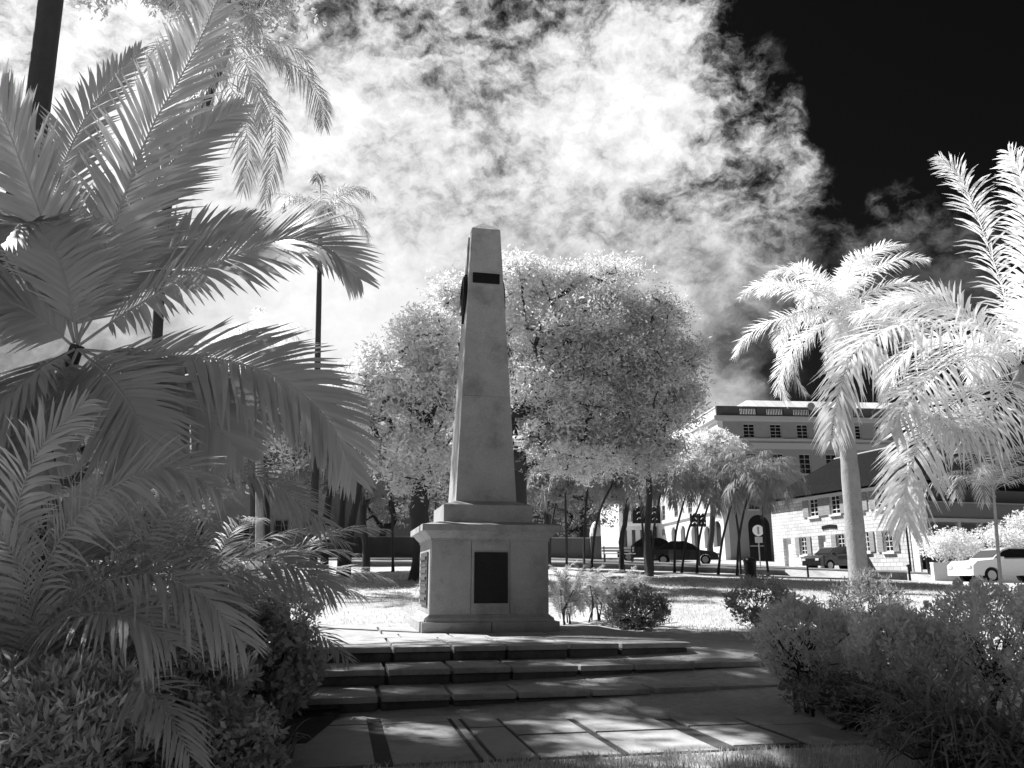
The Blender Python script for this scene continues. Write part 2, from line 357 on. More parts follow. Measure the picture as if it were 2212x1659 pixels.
mb = MB(); mb.box(.925, 1.53, .135, .158, .48, 1.36, .006); pl = mb.build('plaque', M['bronze'], mon); pl['label'] = 'dark bronze plaque on the front of the plinth'
mb = MB(); mb.box(.945, .96, .128, .134, .5, 1.34).box(1.495, 1.51, .128, .134, .5, 1.34).box(.9605, 1.4945, .128, .134, .5, .515).box(.9605, 1.4945, .128, .134, 1.325, 1.34); mb.build('plaque_rim', M['bronze'], pl)
mb = MB(); mb.box(.13, .158, .62, 1.82, .42, 1.38, .01)
for i in range(7):
    z = .52 + i * .12; mb.box(.1 + .012 * (i % 3), .13, .7, 1.74, z, z + .06, .012)
rp = mb.build('relief_plaque', M['bronze2'], mon); rp['label'] = 'bronze relief plaque on the left face of the plinth'
yb = cx_ - half(6.85) - .0
sl_ = (.575 - .298) / (7.95 - 2.31)
def rot_front(z): return Matrix.Translation((0, cx_ - half(z), z)) @ Matrix.Rotation(-math.atan(sl_), 4, 'X')
mb = MB(); mb.box(-.275 + cx_, .275 + cx_, -.03, .002, -.11, .11, .006, mx=rot_front(6.83)); npz = mb.build('name_plate', M['bronze'], mon); npz['label'] = 'narrow dark bronze plate high on the front of the shaft'
for sgn in (-1, 1):
    # oval bronze wreath and a raised rib above it on the side faces
    mb = MB(); z0 = 6.55; xf = cx_ + sgn * (half(z0))
    n = 28; rings = []
    for i in range(n):
        t = 2 * math.pi * i / n; c_ = Vector((xf + (.008 if sgn > 0 else -.035), cx_ + .21 * math.cos(t), z0 + .38 * math.sin(t) * 1.0)); c_.x -= sgn * sl_ * (c_.z - z0)
        dr = Vector((0, math.cos(t), math.sin(t)))
        rr = .055 + .012 * math.sin(t * 14)
        rings.append([c_ + (dr * math.cos(q) + Vector((1, 0, 0)) * math.sin(q)) * rr for q in [2 * math.pi * j / 7 for j in range(7)]])
    rings.append(rings[0]); mb.loft(rings, cap=False)
    mb.loft([[(xf - sgn * .02 - sgn * sl_ * (z - z0), cx_ + a_ * s_, z) for s_ in (-1, 1)] + [(xf + sgn * .05 - sgn * sl_ * (z - z0), cx_ + a_ * s_, z) for s_ in (1, -1)] for z, a_ in ((5.95, .02), (6.2, .05), (6.9, .05), (7.0, .04))])
    mb.build('wreath', M['bronze'], mon)
    mb = MB(); mb.loft([[(cx_ + sgn * (half(z) - .02), cx_ - a_, z), (cx_ + sgn * (half(z) - .02), cx_ + a_, z), (cx_ + sgn * (half(z) + .035), cx_ + a_, z), (cx_ + sgn * (half(z) + .035), cx_ - a_, z)] for z, a_ in ((7.02, .09), (7.82, .09), (7.84, .06))])
    mb.build('raised_rib', M['stone'], mon)

# ------------------------------------------------------------------ steps and paving (local frame: x along the front, y into depth, origin at the monument corner)
steps = empty('stone_steps', (MO[0], MO[1], 0), 'three broad stone steps with dark risers leading up to the obelisk', 'steps', rz=A0)
def run(mb, xs_, y0, y1, z0, z1, bev, jit=.006):
    for a, b in zip(xs_, xs_[1:]):
        j = random.uniform(-jit, jit); gpl = .03 if abs(a + .96) < .3 or random.random() < .3 else .016; mb.box(a + gpl, b - .016, y0 + j, y1, z0 + j * .5, z1 + j * .5, bev)
jx = [-.9]
for i in range(9): jx.append(jx[-1] + .86 + random.uniform(-.12, .12))
def xs_for(x0, x1, off=0):
    v = [q + off for q in jx if x0 + .3 < q + off < x1 - .3]
    return [x0] + ([-2.1] if x0 < -2.6 else []) + v + [x1]
for i, (yf, zt, x1, yb_) in enumerate(((-4.51, .2, 5.1, -3.62), (-3.62, .385, 4.38, -2.72), (-2.72, .577, 3.69, 3.0))):
    st = None
    mb = MB(); run(mb, xs_for(-3.6, x1, .12 * i), yf - .03, yb_ + (.05 if i < 2 else 0), zt - .07, zt, .014)
    if i == 2:  # platform flags behind the nosing row
        mb.bm.free(); mb = MB(); run(mb, xs_for(-3.6, x1, .24), yf - .03, yf + .9, zt - .07, zt, .012)
        for r0, r1 in ((yf + .905, yf + 1.75), (yf + 1.755, yf + 2.62), (yf + 2.625, yf + 3.6), (yf + 3.605, yf + 4.6), (yf + 4.605, yf + 5.72)):
            run(mb, xs_for(-3.6, x1, random.choice((.24, .24, .5))), r0, r1, zt - .07, zt, .006, .0025)
    st = mb.build('step', M['stone_step'], steps)
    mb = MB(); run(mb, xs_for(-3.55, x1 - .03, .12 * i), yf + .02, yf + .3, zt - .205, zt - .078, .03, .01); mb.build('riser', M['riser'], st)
    mb = MB(); mb.box(-3.5, x1 - .06, yf + .1, 2.9, zt - .36, zt - .085); mb.build('bedding', M['joint'], st)
mb = MB(); mb.box(-3.44, 3.6, -7.03, -4.42, -.19, -.004); jb = mb.build('paving_bed', M['joint']); 
jb.matrix_world = Matrix.Translation((MO[0], MO[1], 0)) @ Matrix.Rotation(A0, 4, 'Z'); tag(jb, kind='structure')
mb = MB()
cols = [(-3.45, -2.25), (-2.23, -1.03), (-.90, -.17), (-.145, -.055), (-.035, .34), (.36, 1.09), (1.16, 2.02), (2.2, 2.89), (2.92, 3.62)]
for ci, (a, b) in enumerate(cols):
    rws = [(-4.53, -5.12), (-5.14, -6.02), (-6.04, -7.05)]
    if ci in (3, 4): rws = [(-4.53, -5.55), (-5.57, -7.05)]
    if ci == 7: rws = [(-4.53, -5.0), (-5.02, -5.9), (-5.92, -6.9)]
    for (y1, y0) in rws:
        j = random.uniform(-.005, .005); mb.box(a + .01, b - .01, y0 + .008, y1 - .008, -.05 + j, .008 + j, .008)
pv = mb.build('paving', M['slab']); pv.matrix_world = jb.matrix_world.copy(); tag(pv, kind='structure')

# ------------------------------------------------------------------ foliage tools
def leaf_quads(acc, c, d, n, L, Wd):
    """diamond leaves: centres c, long axis d, face normal n (arrays)"""
    s = np.cross(d, n); s /= np.linalg.norm(s, axis=1)[:, None] + 1e-9
    L = np.asarray(L)[:, None]; Wd = np.asarray(Wd)[:, None]
    V = np.stack([c - d * L * .5, c + s * Wd * .5 - d * L * .05, c + d * L * .5, c - s * Wd * .5 - d * L * .05], 1).reshape(-1, 3)
    acc.add(V, np.arange(len(c) * 4).reshape(-1, 4))
def unit(a): return a / (np.linalg.norm(a, axis=-1, keepdims=True) + 1e-9)
def cloud(acc, centres, rads, per, size, asp=.45, up=.5, flat=.7, hollow=0.0, spray=0.0, rpow=.45):
    cs = np.repeat(np.asarray(centres, float), per, 0); rs = np.repeat(np.asarray(rads, float), per)
    n = len(cs); dirs = unit(rng.normal(size=(n, 3))); r = rng.random(n) ** rpow * (1 if rpow < .5 else 1.6)
    if hollow: r = hollow + (1 - hollow) * r
    off = dirs * (r * rs)[:, None]; off[:, 2] *= flat
    c = cs + off
    nm = unit(rng.normal(size=(n, 3)) + np.array([0, 0, up * 2]) + dirs * .5); d = unit(np.cross(nm, rng.normal(size=(n, 3))))
    if spray:
        d = unit(d * (1 - spray) + (dirs * np.array([1, 1, .6]) + np.array([0, 0, .7])) * spray); nm = unit(np.cross(d, rng.normal(size=(n, 3))))
    L = size * rng.uniform(.6, 1.4, n)
    leaf_quads(acc, c, d, nm, L, L * asp)
def frond_geo(acc, pts, n=40, L=.5, Wd=.035, normal=(0, -.5, .8), ang=52, droop=.35, rach=.012, env=None, jit=.1, start=.12, plume=0.0):
    c = catmull(pts, n + 1); T = unit(np.gradient(c, axis=0)); nr = unit(np.asarray(normal, float))
    side = unit(np.cross(T, nr)); nl = unit(np.cross(side, T))
    tube(acc, c[::max(1, n // 12)], np.linspace(rach, rach * .25, len(c[::max(1, n // 12)])), 5)
    i0 = max(1, int(n * start)); idx = np.arange(i0, n + 1)
    s = (idx - i0) / max(1, n - i0)
    le = (np.sin(np.pi * np.clip(.18 + .82 * s * .93, 0, 1)) ** .6) if env is None else env(s)
    for sg in (-1, 1):
        m = len(idx); a = np.radians(ang * (1 - .45 * s) + rng.normal(0, 2.5, m))
        ph = rng.normal(0, plume, m) if plume else np.zeros(m); sv = side[idx] * np.cos(ph)[:, None] + nl[idx] * np.sin(ph)[:, None] * 1.0
        d = T[idx] * np.cos(a)[:, None] + sv * (sg * np.sin(a))[:, None] + nl[idx] * .12 + rng.normal(0, jit * .4, (m, 3)); d = unit(d)
        Ln = L * le * rng.uniform(.88, 1.1, m)
        st = np.array([0, .3, .65, 1.0]); wp = np.array([.35, 1, .75, .05])
        dr = droop * rng.uniform(.7, 1.3, m)
        Pp = c[idx][:, None, :] + Ln[:, None, None] * (st[None, :, None] * d[:, None, :] + (dr[:, None] * st[None, :] ** 2)[:, :, None] * np.array([0, 0, -1.0]))
        dl = unit(np.gradient(Pp, axis=1)); wd = unit(np.cross(dl, nl[idx][:, None, :] + .001))
        hw = Wd * .5 * wp[None, :, None] * (.6 + .4 * le[:, None, None])
        Vv = np.stack([Pp - wd * hw, Pp + wd * hw], 2).reshape(m, 8, 3)
        base = np.arange(m)[:, None] * 8
        Ff = np.concatenate([base + np.array([2 * k, 2 * k + 1, 2 * k + 3, 2 * k + 2]) for k in range(3)], 0)
        acc.add(Vv.reshape(-1, 3), Ff)
def arc(c, az, el, L, sag, n=7):
    """frond centre line leaving c at azimuth az (deg), elevation el, bending down"""
    c = np.asarray(c, float); p = [c]; e = R(el); a = R(az); st = L / (n - 1)
    for i in range(n - 1):
        p.append(p[-1] + st * np.array([math.cos(e) * math.cos(a), math.cos(e) * math.sin(a), math.sin(e)])); e -= R(sag) / (n - 1) * (.5 + i * .25)
    return p
def palm(name, label, cat, base, crown, fronds=12, L=2.4, ll=.5, lw=.03, nl=34, sag=95, elr=(20, 75), tr=(.16, .1), m='frond', tm='palmtrunk', group=None, bend=.0, split=False, droop=.6, shaft=True, az0=0, extra=(), ang=58, trunkpts=None, plume=0.0, env=None):
    base = np.asarray(base, float); crown = np.asarray(crown, float)
    o = empty(name, base, label, cat, group)
    acc = Acc()
    pts = catmull(trunkpts, 16) if trunkpts is not None else catmull([base, (base * .65 + crown * .35) + np.array([bend, 0, 0]), (base * .3 + crown * .7) + np.array([bend * .8, 0, 0]), crown], 18)
    pts[0][2] -= .1
    rad = np.interp(np.linspace(0, 1, len(pts)), [0, .06, .3, .85, 1], [tr[0] * 1.35, tr[0], tr[0] * .95, tr[1], tr[1] * .9]); rad = rad * (1 + .03 * np.sin(np.arange(len(pts)) * 2.1))
    tube(acc, pts, rad, 12); link('trunk', acc.mesh('trunk'), M[tm], o, local=False, smooth_=True)
    if shaft:
        acc = Acc(); top = crown; dn = unit(pts[-1] - pts[-4]); sl2 = min(.9, L * .3)
        tube(acc, [top - dn * sl2 * .1, top + dn * sl2 * .25, top + dn * sl2 * .6, top + dn * sl2], np.array([1.0, 1.15, .8, .4]) * tr[1], 10); link('crownshaft', acc.mesh('crownshaft'), M[m], o, local=False, smooth_=True)
        crown = top + dn * sl2 * .8
    acc = Acc(); fl = []
    for i in range(fronds):
        az = az0 + i * 137.5; k = (i + .5) / fronds; el = elr[1] - (elr[1] - elr[0]) * k + random.uniform(-6, 6)
        fl.append((arc(crown, az + random.uniform(-10, 10), el, L * random.uniform(.85, 1.08), sag * random.uniform(.85, 1.15)), (0, 0, 1)))
    for e in extra: fl.append(e)
    for p_, nr in fl:
        if split: acc = Acc()
        t0 = unit(np.array(p_[-1]) - np.array(p_[0]))
        if abs(np.dot(t0, nr)) > .93: nr = (.3, -.8, .5)
        frond_geo(acc, p_, nl, ll, lw, nr, ang, droop, rach=lw * .3, plume=plume, env=env)
        if split: link('frond', acc.mesh('frond'), M[m], o, local=False)
    if not split: link('crown', acc.mesh('crown'), M[m], o, local=False)
    return o
def tree(name, label, base, fork, lobes, nclump, per, leaf, crad, tr, m='leaf', cat='tree', group=None, flat=.6, up=.5, asp=.45, bark='bark', nofoot=False, spray=0.0, shellpow=.3, gaps=()):
    base = np.asarray(base, float); fork = np.asarray(fork, float)
    o = empty(name, base, label, cat, group)
    nodes = [base + np.array([0, 0, -.2]), base * .6 + fork * .4 + rng.normal(0, .1, 3), fork]; par = [-1, 0, 1]
    wts = np.array([l[2] for l in lobes], float); wts /= wts.sum(); cl_ = []
    for _ in range(nclump):
        c, r, _w = lobes[rng.choice(len(lobes), p=wts)]
        d = unit(rng.normal(size=3)); d[2] = abs(d[2]) * 1.0 if rng.random() < .72 else d[2]
        cl_.append(np.asarray(c) + d * np.asarray(r) * rng.random() ** shellpow)
    cl_ = np.array(cl_)
    for q, rr_ in gaps:      # openings cut in the unseen crown so sun reaches chosen spots
        t = (cl_[:, 2] - q[2]) / sd.z; sx = cl_[:, 0] - sd.x * t - q[0]; sy = cl_[:, 1] - sd.y * t - q[1]
        cl_ = cl_[(sx / (rr_ * .7 + .62)) ** 2 + (sy / (rr_ * .4 + .55)) ** 2 > 1]
    order = np.argsort(np.linalg.norm(cl_ - fork, axis=1)); tips = []
    for i in order:
        c = cl_[i]; nd = np.array(nodes[2:]); dist = np.linalg.norm(nd - c, axis=1) + .25 * np.maximum(0, nd[:, 2] - c[2]) ; j = int(np.argmin(dist)) + 2
        a = nodes[j]; mid = (a + c) / 2 + rng.normal(0, .1, 3) * np.linalg.norm(c - a) + np.array([0, 0, -.06 * np.linalg.norm(c - a)])
        nodes.append(mid); par.append(j); nodes.append(c); par.append(len(nodes) - 2); tips.append(c)
    cnt = np.ones(len(nodes))
    for i in range(len(nodes) - 1, 0, -1): cnt[par[i]] += cnt[i]
    rad = np.maximum(tr * (cnt / cnt[0]) ** .52, .032 if nclump > 280 else .014)
    acc = Acc()
    for i in range(1, len(nodes)):
        a, b = nodes[par[i]], nodes[i]; ra = min(rad[par[i]], rad[i] * 1.6) if i > 2 else rad[par[i]] * (1.25 if i == 1 else 1)
        tube(acc, [a, (a + b) / 2 + rng.normal(0, .03, 3) * np.linalg.norm(b - a), b], [ra, (ra + rad[i]) / 2, rad[i]], 7 if rad[i] > .06 else 4)
    link('trunk', acc.mesh('trunk'), M[bark], o, local=False, smooth_=True)
    acc = Acc(); tips = np.array(tips); rr = crad * rng.uniform(.5, 1.5, len(tips))
    cloud(acc, tips, rr, per, leaf, asp, up, flat, spray=spray, rpow=.7 if nclump > 280 else .45)
    link('crown', acc.mesh('crown'), M[m], o, local=False)
    return o
def Pz(u, v, z): d = ray(u, v); return np.array([0, 0, EYE]) + d * (z - EYE) / d[2]
def bush(name, label, base, centre, r, nclump, per, leaf, crad, m='leafmid', stems=5, cat='bush', group=None, asp=.5, shell=.55, up=.3, flowers=0, part=None, spray=0.0):
    base = np.asarray(base, float); centre = np.asarray(centre, float); r = np.asarray(r, float)
    o = empty(name, base, label, cat, group)
    d = unit(rng.normal(size=(nclump, 3))); c = centre + d * r * (shell + (1 - shell) * rng.random((nclump, 1)) ** .6)
    c[:, 2] = np.maximum(c[:, 2], base[2] + .08)
    acc = Acc(); 
    for k in range(stems):
        b = base + np.array([rng.normal(0, r[0] * .12), rng.normal(0, r[1] * .12), -.05]); f = base + np.array([rng.normal(0, r[0] * .2), rng.normal(0, r[1] * .2), max(.05, (centre[2] - base[2]) * .55)])
        tube(acc, [b, (b + f) / 2 + rng.normal(0, .02, 3), f], [.018, .015, .012], 5)
        for q in c[rng.choice(nclump, min(nclump, 9), replace=False)]:
            tube(acc, [f, (f + q) / 2 + rng.normal(0, .04, 3), q], [.01, .007, .004], 4)
    link('stem', acc.mesh('stem'), M['bark'], o, local=False)
    acc = Acc(); cloud(acc, c, crad * rng.uniform(.7, 1.3, nclump), per, leaf, asp, up, .85, spray=spray)
    link('foliage', acc.mesh('foliage'), M[m], o, local=False)
    if flowers:
        acc = Acc(); d = unit(rng.normal(size=(flowers, 3)) + np.array([0, -.6, .3])); fc = centre + d * r * 1.08
        cloud(acc, fc, np.full(flowers, .04), 9, .07, .8, .2, 1); tag(link('flowers', acc.mesh('flowers'), M['flower'], o, local=False), kind='stuff')
    return o
def strap_plant(name, label, base, n, L, Wd, sag=80, elr=(35, 85), m='leafmid', group=None, cat='plant', spread=.1):
    base = np.asarray(base, float); o = empty(name, base, label, cat, group); acc = Acc()
    for i in range(n):
        p = catmull(arc(base + np.array([rng.normal(0, spread), rng.normal(0, spread), 0]), rng.uniform(0, 360), rng.uniform(*elr), L * rng.uniform(.6, 1.1), sag * rng.uniform(.6, 1.4)), 9)
        T = unit(np.gradient(p, axis=0)); s = unit(np.cross(T, [0, 0, 1.0]) + 1e-6); wd = np.array([.6, .85, 1, 1, .95, .8, .6, .35, .03])[:, None] * Wd / 2
        V = np.stack([p - s * wd, p + s * wd], 1).reshape(-1, 3); acc.add(V, [(2 * k, 2 * k + 1, 2 * k + 3, 2 * k + 2) for k in range(8)])
    link('leaves', acc.mesh('leaves'), M[m], o, local=False); return o
# ================================================================== BUILDINGS
def frame_at(corner, az):
    """matrix: local x along the face (direction az from +Y towards +X, radians), local y = into the building (to the left of x), z up"""
    x = Vector((math.sin(az), math.cos(az), 0)); y = Vector((-math.cos(az), math.sin(az), 0))
    return Matrix(((x.x, y.x, 0, corner[0]), (x.y, y.y, 0, corner[1]), (0, 0, 1, corner[2]), (0, 0, 0, 1)))
def on_face(u, v, corner, xdir):
    """photo pixel -> (distance along the face, height) on the vertical plane through corner"""
    n = np.array([-xdir[1], xdir[0], 0]); O = np.array([0, 0, EYE]); d = ray(u, v); q = O + d * (np.dot(np.array(corner) - O, n) / np.dot(d, n))
    return float(np.dot(q - np.array(corner), xdir)), float(q[2] - corner[2])
class Face:
    """a vertical face: s along it, h up, k outwards; boxes are built straight in world space"""
    def __init__(f, corner, xdir, outward): f.c = np.array(corner, float); f.x = np.array([xdir[0], xdir[1], 0.0]); f.o = np.array([outward[0], outward[1], 0.0]); f.mx = Matrix(((f.x[0], f.o[0], 0, f.c[0]), (f.x[1], f.o[1], 0, f.c[1]), (0, 0, 1, f.c[2]), (0, 0, 0, 1)))
    def box(f, mb, s0, s1, k0, k1, h0, h1, bev=0): mb.box(s0, s1, k0, k1, h0, h1, bev, mx=f.mx)
    def p(f, s, k, h): return tuple(f.c + f.x * s + f.o * k + np.array([0, 0, h]))
def wall_with_holes(mb, f, s0, s1, h0, h1, holes, k0, k1):
    """solid wall between k0 and k1 with rectangular holes (s0,s1,h0,h1), butted boxes"""
    xs_ = sorted({s0, s1} | {q for h in holes for q in h[:2]})
    for a, b in zip(xs_, xs_[1:]):
        if b - a < 1e-4: continue
        mid = (a + b) / 2; hs = sorted([(h[2], h[3]) for h in holes if h[0] < mid < h[1]]); z = h0
        for lo, hi in hs:
            if lo - z > 1e-3: f.box(mb, a, b, k0, k1, z, lo)
            z = hi
        if h1 - z > 1e-3: f.box(mb, a, b, k0, k1, z, h1)
def window(f, s0, s1, h0, h1, parent, cols=2, rws=4, arch=False, framem='trimgrey', k=-.16, sill=True, fw=.07):
    mb = MB(); f.box(mb, s0, s0 + fw, k, k + .07, h0, h1); f.box(mb, s1 - fw, s1, k, k + .07, h0, h1); f.box(mb, s0 + fw, s1 - fw, k, k + .07, h0, h0 + fw); f.box(mb, s0 + fw, s1 - fw, k, k + .07, h1 - fw, h1)
    for i in range(1, cols): x = s0 + (s1 - s0) * i / cols; f.box(mb, x - .02, x + .02, k + .005, k + .06, h0 + fw, h1 - fw)
    for i in range(1, rws): z = h0 + (h1 - h0) * i / rws; f.box(mb, s0 + fw, s1 - fw, k + .008, k + .056, z - .02, z + .02)
    if sill: f.box(mb, s0 - .12, s1 + .12, -.15, .12, h0 - .13, h0 - .003)
    wn = mb.build('window', M[framem], parent, local=False)
    mb = MB(); f.box(mb, s0, s1, k - .05, k - .02, h0, h1); mb.build('pane', M['glass'], wn, local=False)
    return wn

# ---- tall public building behind on the right
YB = 90.0; c0 = G(1568, YB); AB = R(-4.8)
ldir = np.array([math.sin(AB), math.cos(AB), 0]); fdir = np.array([math.cos(AB), -math.sin(AB), 0])
bz = gz(c0[0], YB) - .3; corner = np.array([P(1568, 1210, YB)[0], YB, bz])
tb = empty('public_building', corner, 'tall stone public building with balustraded roof and sash windows, behind the palms', 'building')
FR = Face(corner, fdir, -ldir); LF = Face(corner, ldir, -fdir)
def hF(v): return on_face(1600, v, corner, fdir)[1]
Htop = hF(899); Hb = hF(877); L1 = hF(949); L2 = hF(956); L3 = hF(969)
LEN = 62.0; WID = 34.0
def sF(u, v=950): return on_face(u, v, corner, fdir)[0]
wc_ = [(sF(1607), sF(1632)), (sF(1665), sF(1690)), (sF(1722), sF(1747))]; step_ = wc_[1][0] - wc_[0][0]; ww = wc_[0][1] - wc_[0][0]
holesF = []
rowsF = [(hF(945), hF(915)), (hF(1022), hF(979)), (hF(1100), hF(1052)), (hF(1178), hF(1122))]
for i in range(9):
    s = wc_[0][0] + i * step_
    for r_, (a, b) in enumerate(rowsF):
        holesF.append((s, s + ww, a, b))
mb = MB(); wall_with_holes(mb, FR, .6, WID, 0, L1, [h for h in holesF if h[3] < L1 and h[2] > 0], -.6, 0); wall_with_holes(mb, FR, .6, WID, L1, Htop, [h for h in holesF if h[2] >= L1 - .01], -.6, 0)
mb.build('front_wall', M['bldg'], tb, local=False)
for h in holesF: window(FR, *h, tb, 2, 4)
mb = MB(); FR.box(mb, -.35, WID, .002, .35, Htop - .35, Htop); FR.box(mb, -.2, WID, .002, .2, Htop - .6, Htop - .353)
FR.box(mb, -.2, WID, .002, .22, L1 - .12, L1 + .1)
mb.build('cornice', M['trimgrey'], tb, local=False)
mb = MB(); FR.box(mb, -.12, WID, .002, .1, L3, L2); mb.build('string_course', M['trimgrey'], tb, local=False)
# side wall, sunlit, running away up the street
def oL(u, v): return on_face(u, v, corner, ldir)
hl = []
for (u0, u1, vt, vb) in ((1540, 1558, 1125, 1181), (1521, 1533, 1137, 1184), (1493, 1506, 1134, 1187), (1470, 1480, 1136, 1188), (1450, 1459, 1139, 1186), (1429, 1436, 1142, 1156)):
    s0, _ = oL(u1, 1150); s1, _ = oL(u0, 1150); hm = oL((u0 + u1) / 2, vt)[1]; hb_ = oL((u0 + u1) / 2, vb)[1]; hl.append((max(.8, s0), s1, max(.3, hb_), hm))
archs = list(hl)
up_ = []
for r_, (a, b) in enumerate(((rowsF[2][0], rowsF[2][1]), (rowsF[1][0], rowsF[1][1]), (rowsF[0][0], rowsF[0][1]))):
    for i in range(9): up_.append((5 + i * 6.2, 6.7 + i * 6.2, a, b))
hm_ = max(h[3] for h in archs) + .6
mb = MB(); wall_with_holes(mb, LF, 0, LEN, 0, hm_, [h for h in archs if h[3] < hm_], -.6, 0); wall_with_holes(mb, LF, 0, LEN, hm_, Htop, [h for h in up_ if h[2] > hm_], -.6, 0)
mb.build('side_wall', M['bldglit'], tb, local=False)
for h in up_:
    if h[2] > hm_: window(LF, *h, tb, 2, 4)
for h in archs:
    s0, s1, a, b = h; mb = MB(); LF.box(mb, s0, s1, -.5, -.45, a, b); wn = mb.build('arched_opening', M['glass'], tb, local=False)
    mb = MB(); cxm = (s0 + s1) / 2; rr = (s1 - s0) / 2; n = 8  # spandrels make the round head
    for sg in (-1, 1):
        pts = [LF.p(cxm + sg * rr * math.cos(math.pi / 2 * i / n), -.05, b - rr * .9 + rr * .9 * math.sin(math.pi / 2 * i / n)) for i in range(n + 1)] + [LF.p(cxm + sg * rr, -.05, b)]
        mb.poly(pts if sg > 0 else pts[::-1])
    mb.build('arch_head', M['bldglit'], wn, local=False)
mb = MB(); LF.box(mb, -.3, LEN, .002, .45, Htop - .35, Htop); LF.box(mb, 0, LEN, .002, .22, Htop - .6, Htop - .353); LF.box(mb, 0, LEN, .002, .2, L3, L1); LF.box(mb, 0, LEN, .002, .25, hm_, hm_ + .5); mb.build('side_cornice', M['bldglit'], tb, local=False)
# balustrade
mb = MB(); PZ = Htop; 
ops = [(sF(1597, 888), sF(1636, 888)), (sF(1655, 888), sF(1694, 888)), (sF(1711, 888), sF(1752, 888))]; gs = ops[1][0] - ops[0][0]; gw = ops[0][1] - ops[0][0]
pos = -.02
FR.box(mb, 0, WID, -.45, -.1, PZ + .003, PZ + .25); FR.box(mb, 0, WID, -.5, -.05, Hb - .22, Hb)
holes = [(ops[0][0] + i * gs, ops[0][0] + i * gs + gw, PZ + .25, Hb - .224) for i in range(9)]
prev = 0
for h in holes:
    FR.box(mb, prev, h[0], -.45, -.1, PZ + .253, Hb - .223); prev = h[1]
    for k in range(11):
        x = h[0] + (k + .5) * gw / 11; FR.box(mb, x - .06, x + .06, -.34, -.22, PZ + .253, Hb - .223)
FR.box(mb, prev, WID, -.45, -.1, PZ + .253, Hb - .223)
mb.build('balustrade', M['parapet'], tb, local=False)
mb = MB(); q = sF(1752, 880); mb.cyl(FR.p(q, -.2, Hb + .1), FR.p(q, .1, Hb + .1), .45, n=16); mb.build('roundel', M['bldg'], tb, local=False)
mb = MB(); LF.box(mb, .5, LEN, -.45, -.1, PZ + .003, Hb - .1); LF.box(mb, .5, LEN, -.5, .0, Hb - .096, Hb + .02)
for i in range(4): LF.box(mb, 8 + i * 14, 9.2 + i * 14, -.55, .05, Hb + .023, Hb + 1.1)
mb.build('side_parapet', M['bldglit'], tb, local=False)
mb = MB(); zr = Htop + 3.7
a = [FR.p(3.0, -2.5, Htop + .4), FR.p(WID - 3, -2.5, Htop + .4), FR.p(WID - 3, -34, Htop + .4), FR.p(3.0, -34, Htop + .4)]
b = [FR.p(6.8, -8, zr), FR.p(WID - 8, -8, zr), FR.p(WID - 8, -28, zr), FR.p(6.8, -28, zr)]
mb.loft([a, b]); mb.build('roof', M['roofmetal'], tb, local=False)
mb = MB(); FR.box(mb, .62, WID - .6, -LEN + 1, -.62, Htop - .4, Htop - .02); mb.build('roof_deck', M['trimgrey'], tb, local=False)
mb = MB(); FR.box(mb, WID - .02, WID + .5, -LEN, -.602, 0, Htop); FR.box(mb, .6, WID, -LEN - .5, -LEN, 0, Htop); FR.box(mb, 1, WID - 1, -30, -1.6, 0, .3); mb.build('rear_wall', M['bldg'], tb, local=False)
# dark ground-floor arch on the front
s0 = sF(1617, 1150); s1 = sF(1663, 1150); mb = MB(); rr = (s1 - s0) / 2; cm = (s0 + s1) / 2; ht = hF(1112)
pts = [FR.p(s0, .03, .2), FR.p(s1, .03, .2)] + [FR.p(cm + rr * math.cos(t), .03, ht - rr + rr * math.sin(t)) for t in np.linspace(0, math.pi, 13)]
pts2 = [tuple(np.array(p_) - FR.o * .025) for p_ in pts]; mb.loft([pts2, pts]); mb.build('arched_doorway', M['glass'], tb, local=False)

# ---- building farther up the street, with tall pillars and shutters
fc = np.array([P(1416, 1200, 118)[0], 118.0, gz(P(1416, 1200, 118)[0], 118) - .3])
fb = empty('colonnaded_building', fc, 'pale two storey building with square pillars, farther up the street left of the public building', 'building')
F2 = Face(fc, -fdir, -ldir); Wd2 = -(on_face(1338, 1150, fc, fdir)[0])
zt = on_face(1380, 1085, fc, fdir)[1]; zb1 = on_face(1380, 1137, fc, fdir)[1]; zb2 = on_face(1380, 1128, fc, fdir)[1]
mb = MB(); hs = [(Wd2 * (.06 + .24 * i), Wd2 * (.17 + .24 * i), .4, zb1 - .5) for i in range(4)] + [(Wd2 * (.06 + .24 * i), Wd2 * (.17 + .24 * i), zb2 + .1, zt + 1) for i in range(4)]
wall_with_holes(mb, F2, 0, Wd2, 0, zt + 3, hs, -.5, 0); mb.build('front_wall', M['bldglit'], fb, local=False)
mb = MB(); F2.box(mb, -.2, Wd2 + .2, .003, .6, zb1, zb2); F2.box(mb, -.2, Wd2 + .2, .003, .4, zt + 2.6, zt + 3); mb.build('ledge', M['trim'], fb, local=False)
for h in hs: mb = MB(); F2.box(mb, h[0], h[1], -.45, -.4, h[2], h[3]); mb.build('opening', M['glass'], fb, local=False)
mb = MB(); F2.box(mb, 0, Wd2, -14, -.502, 0, zt + 2.9); mb.build('block', M['bldglit'], fb, local=False)

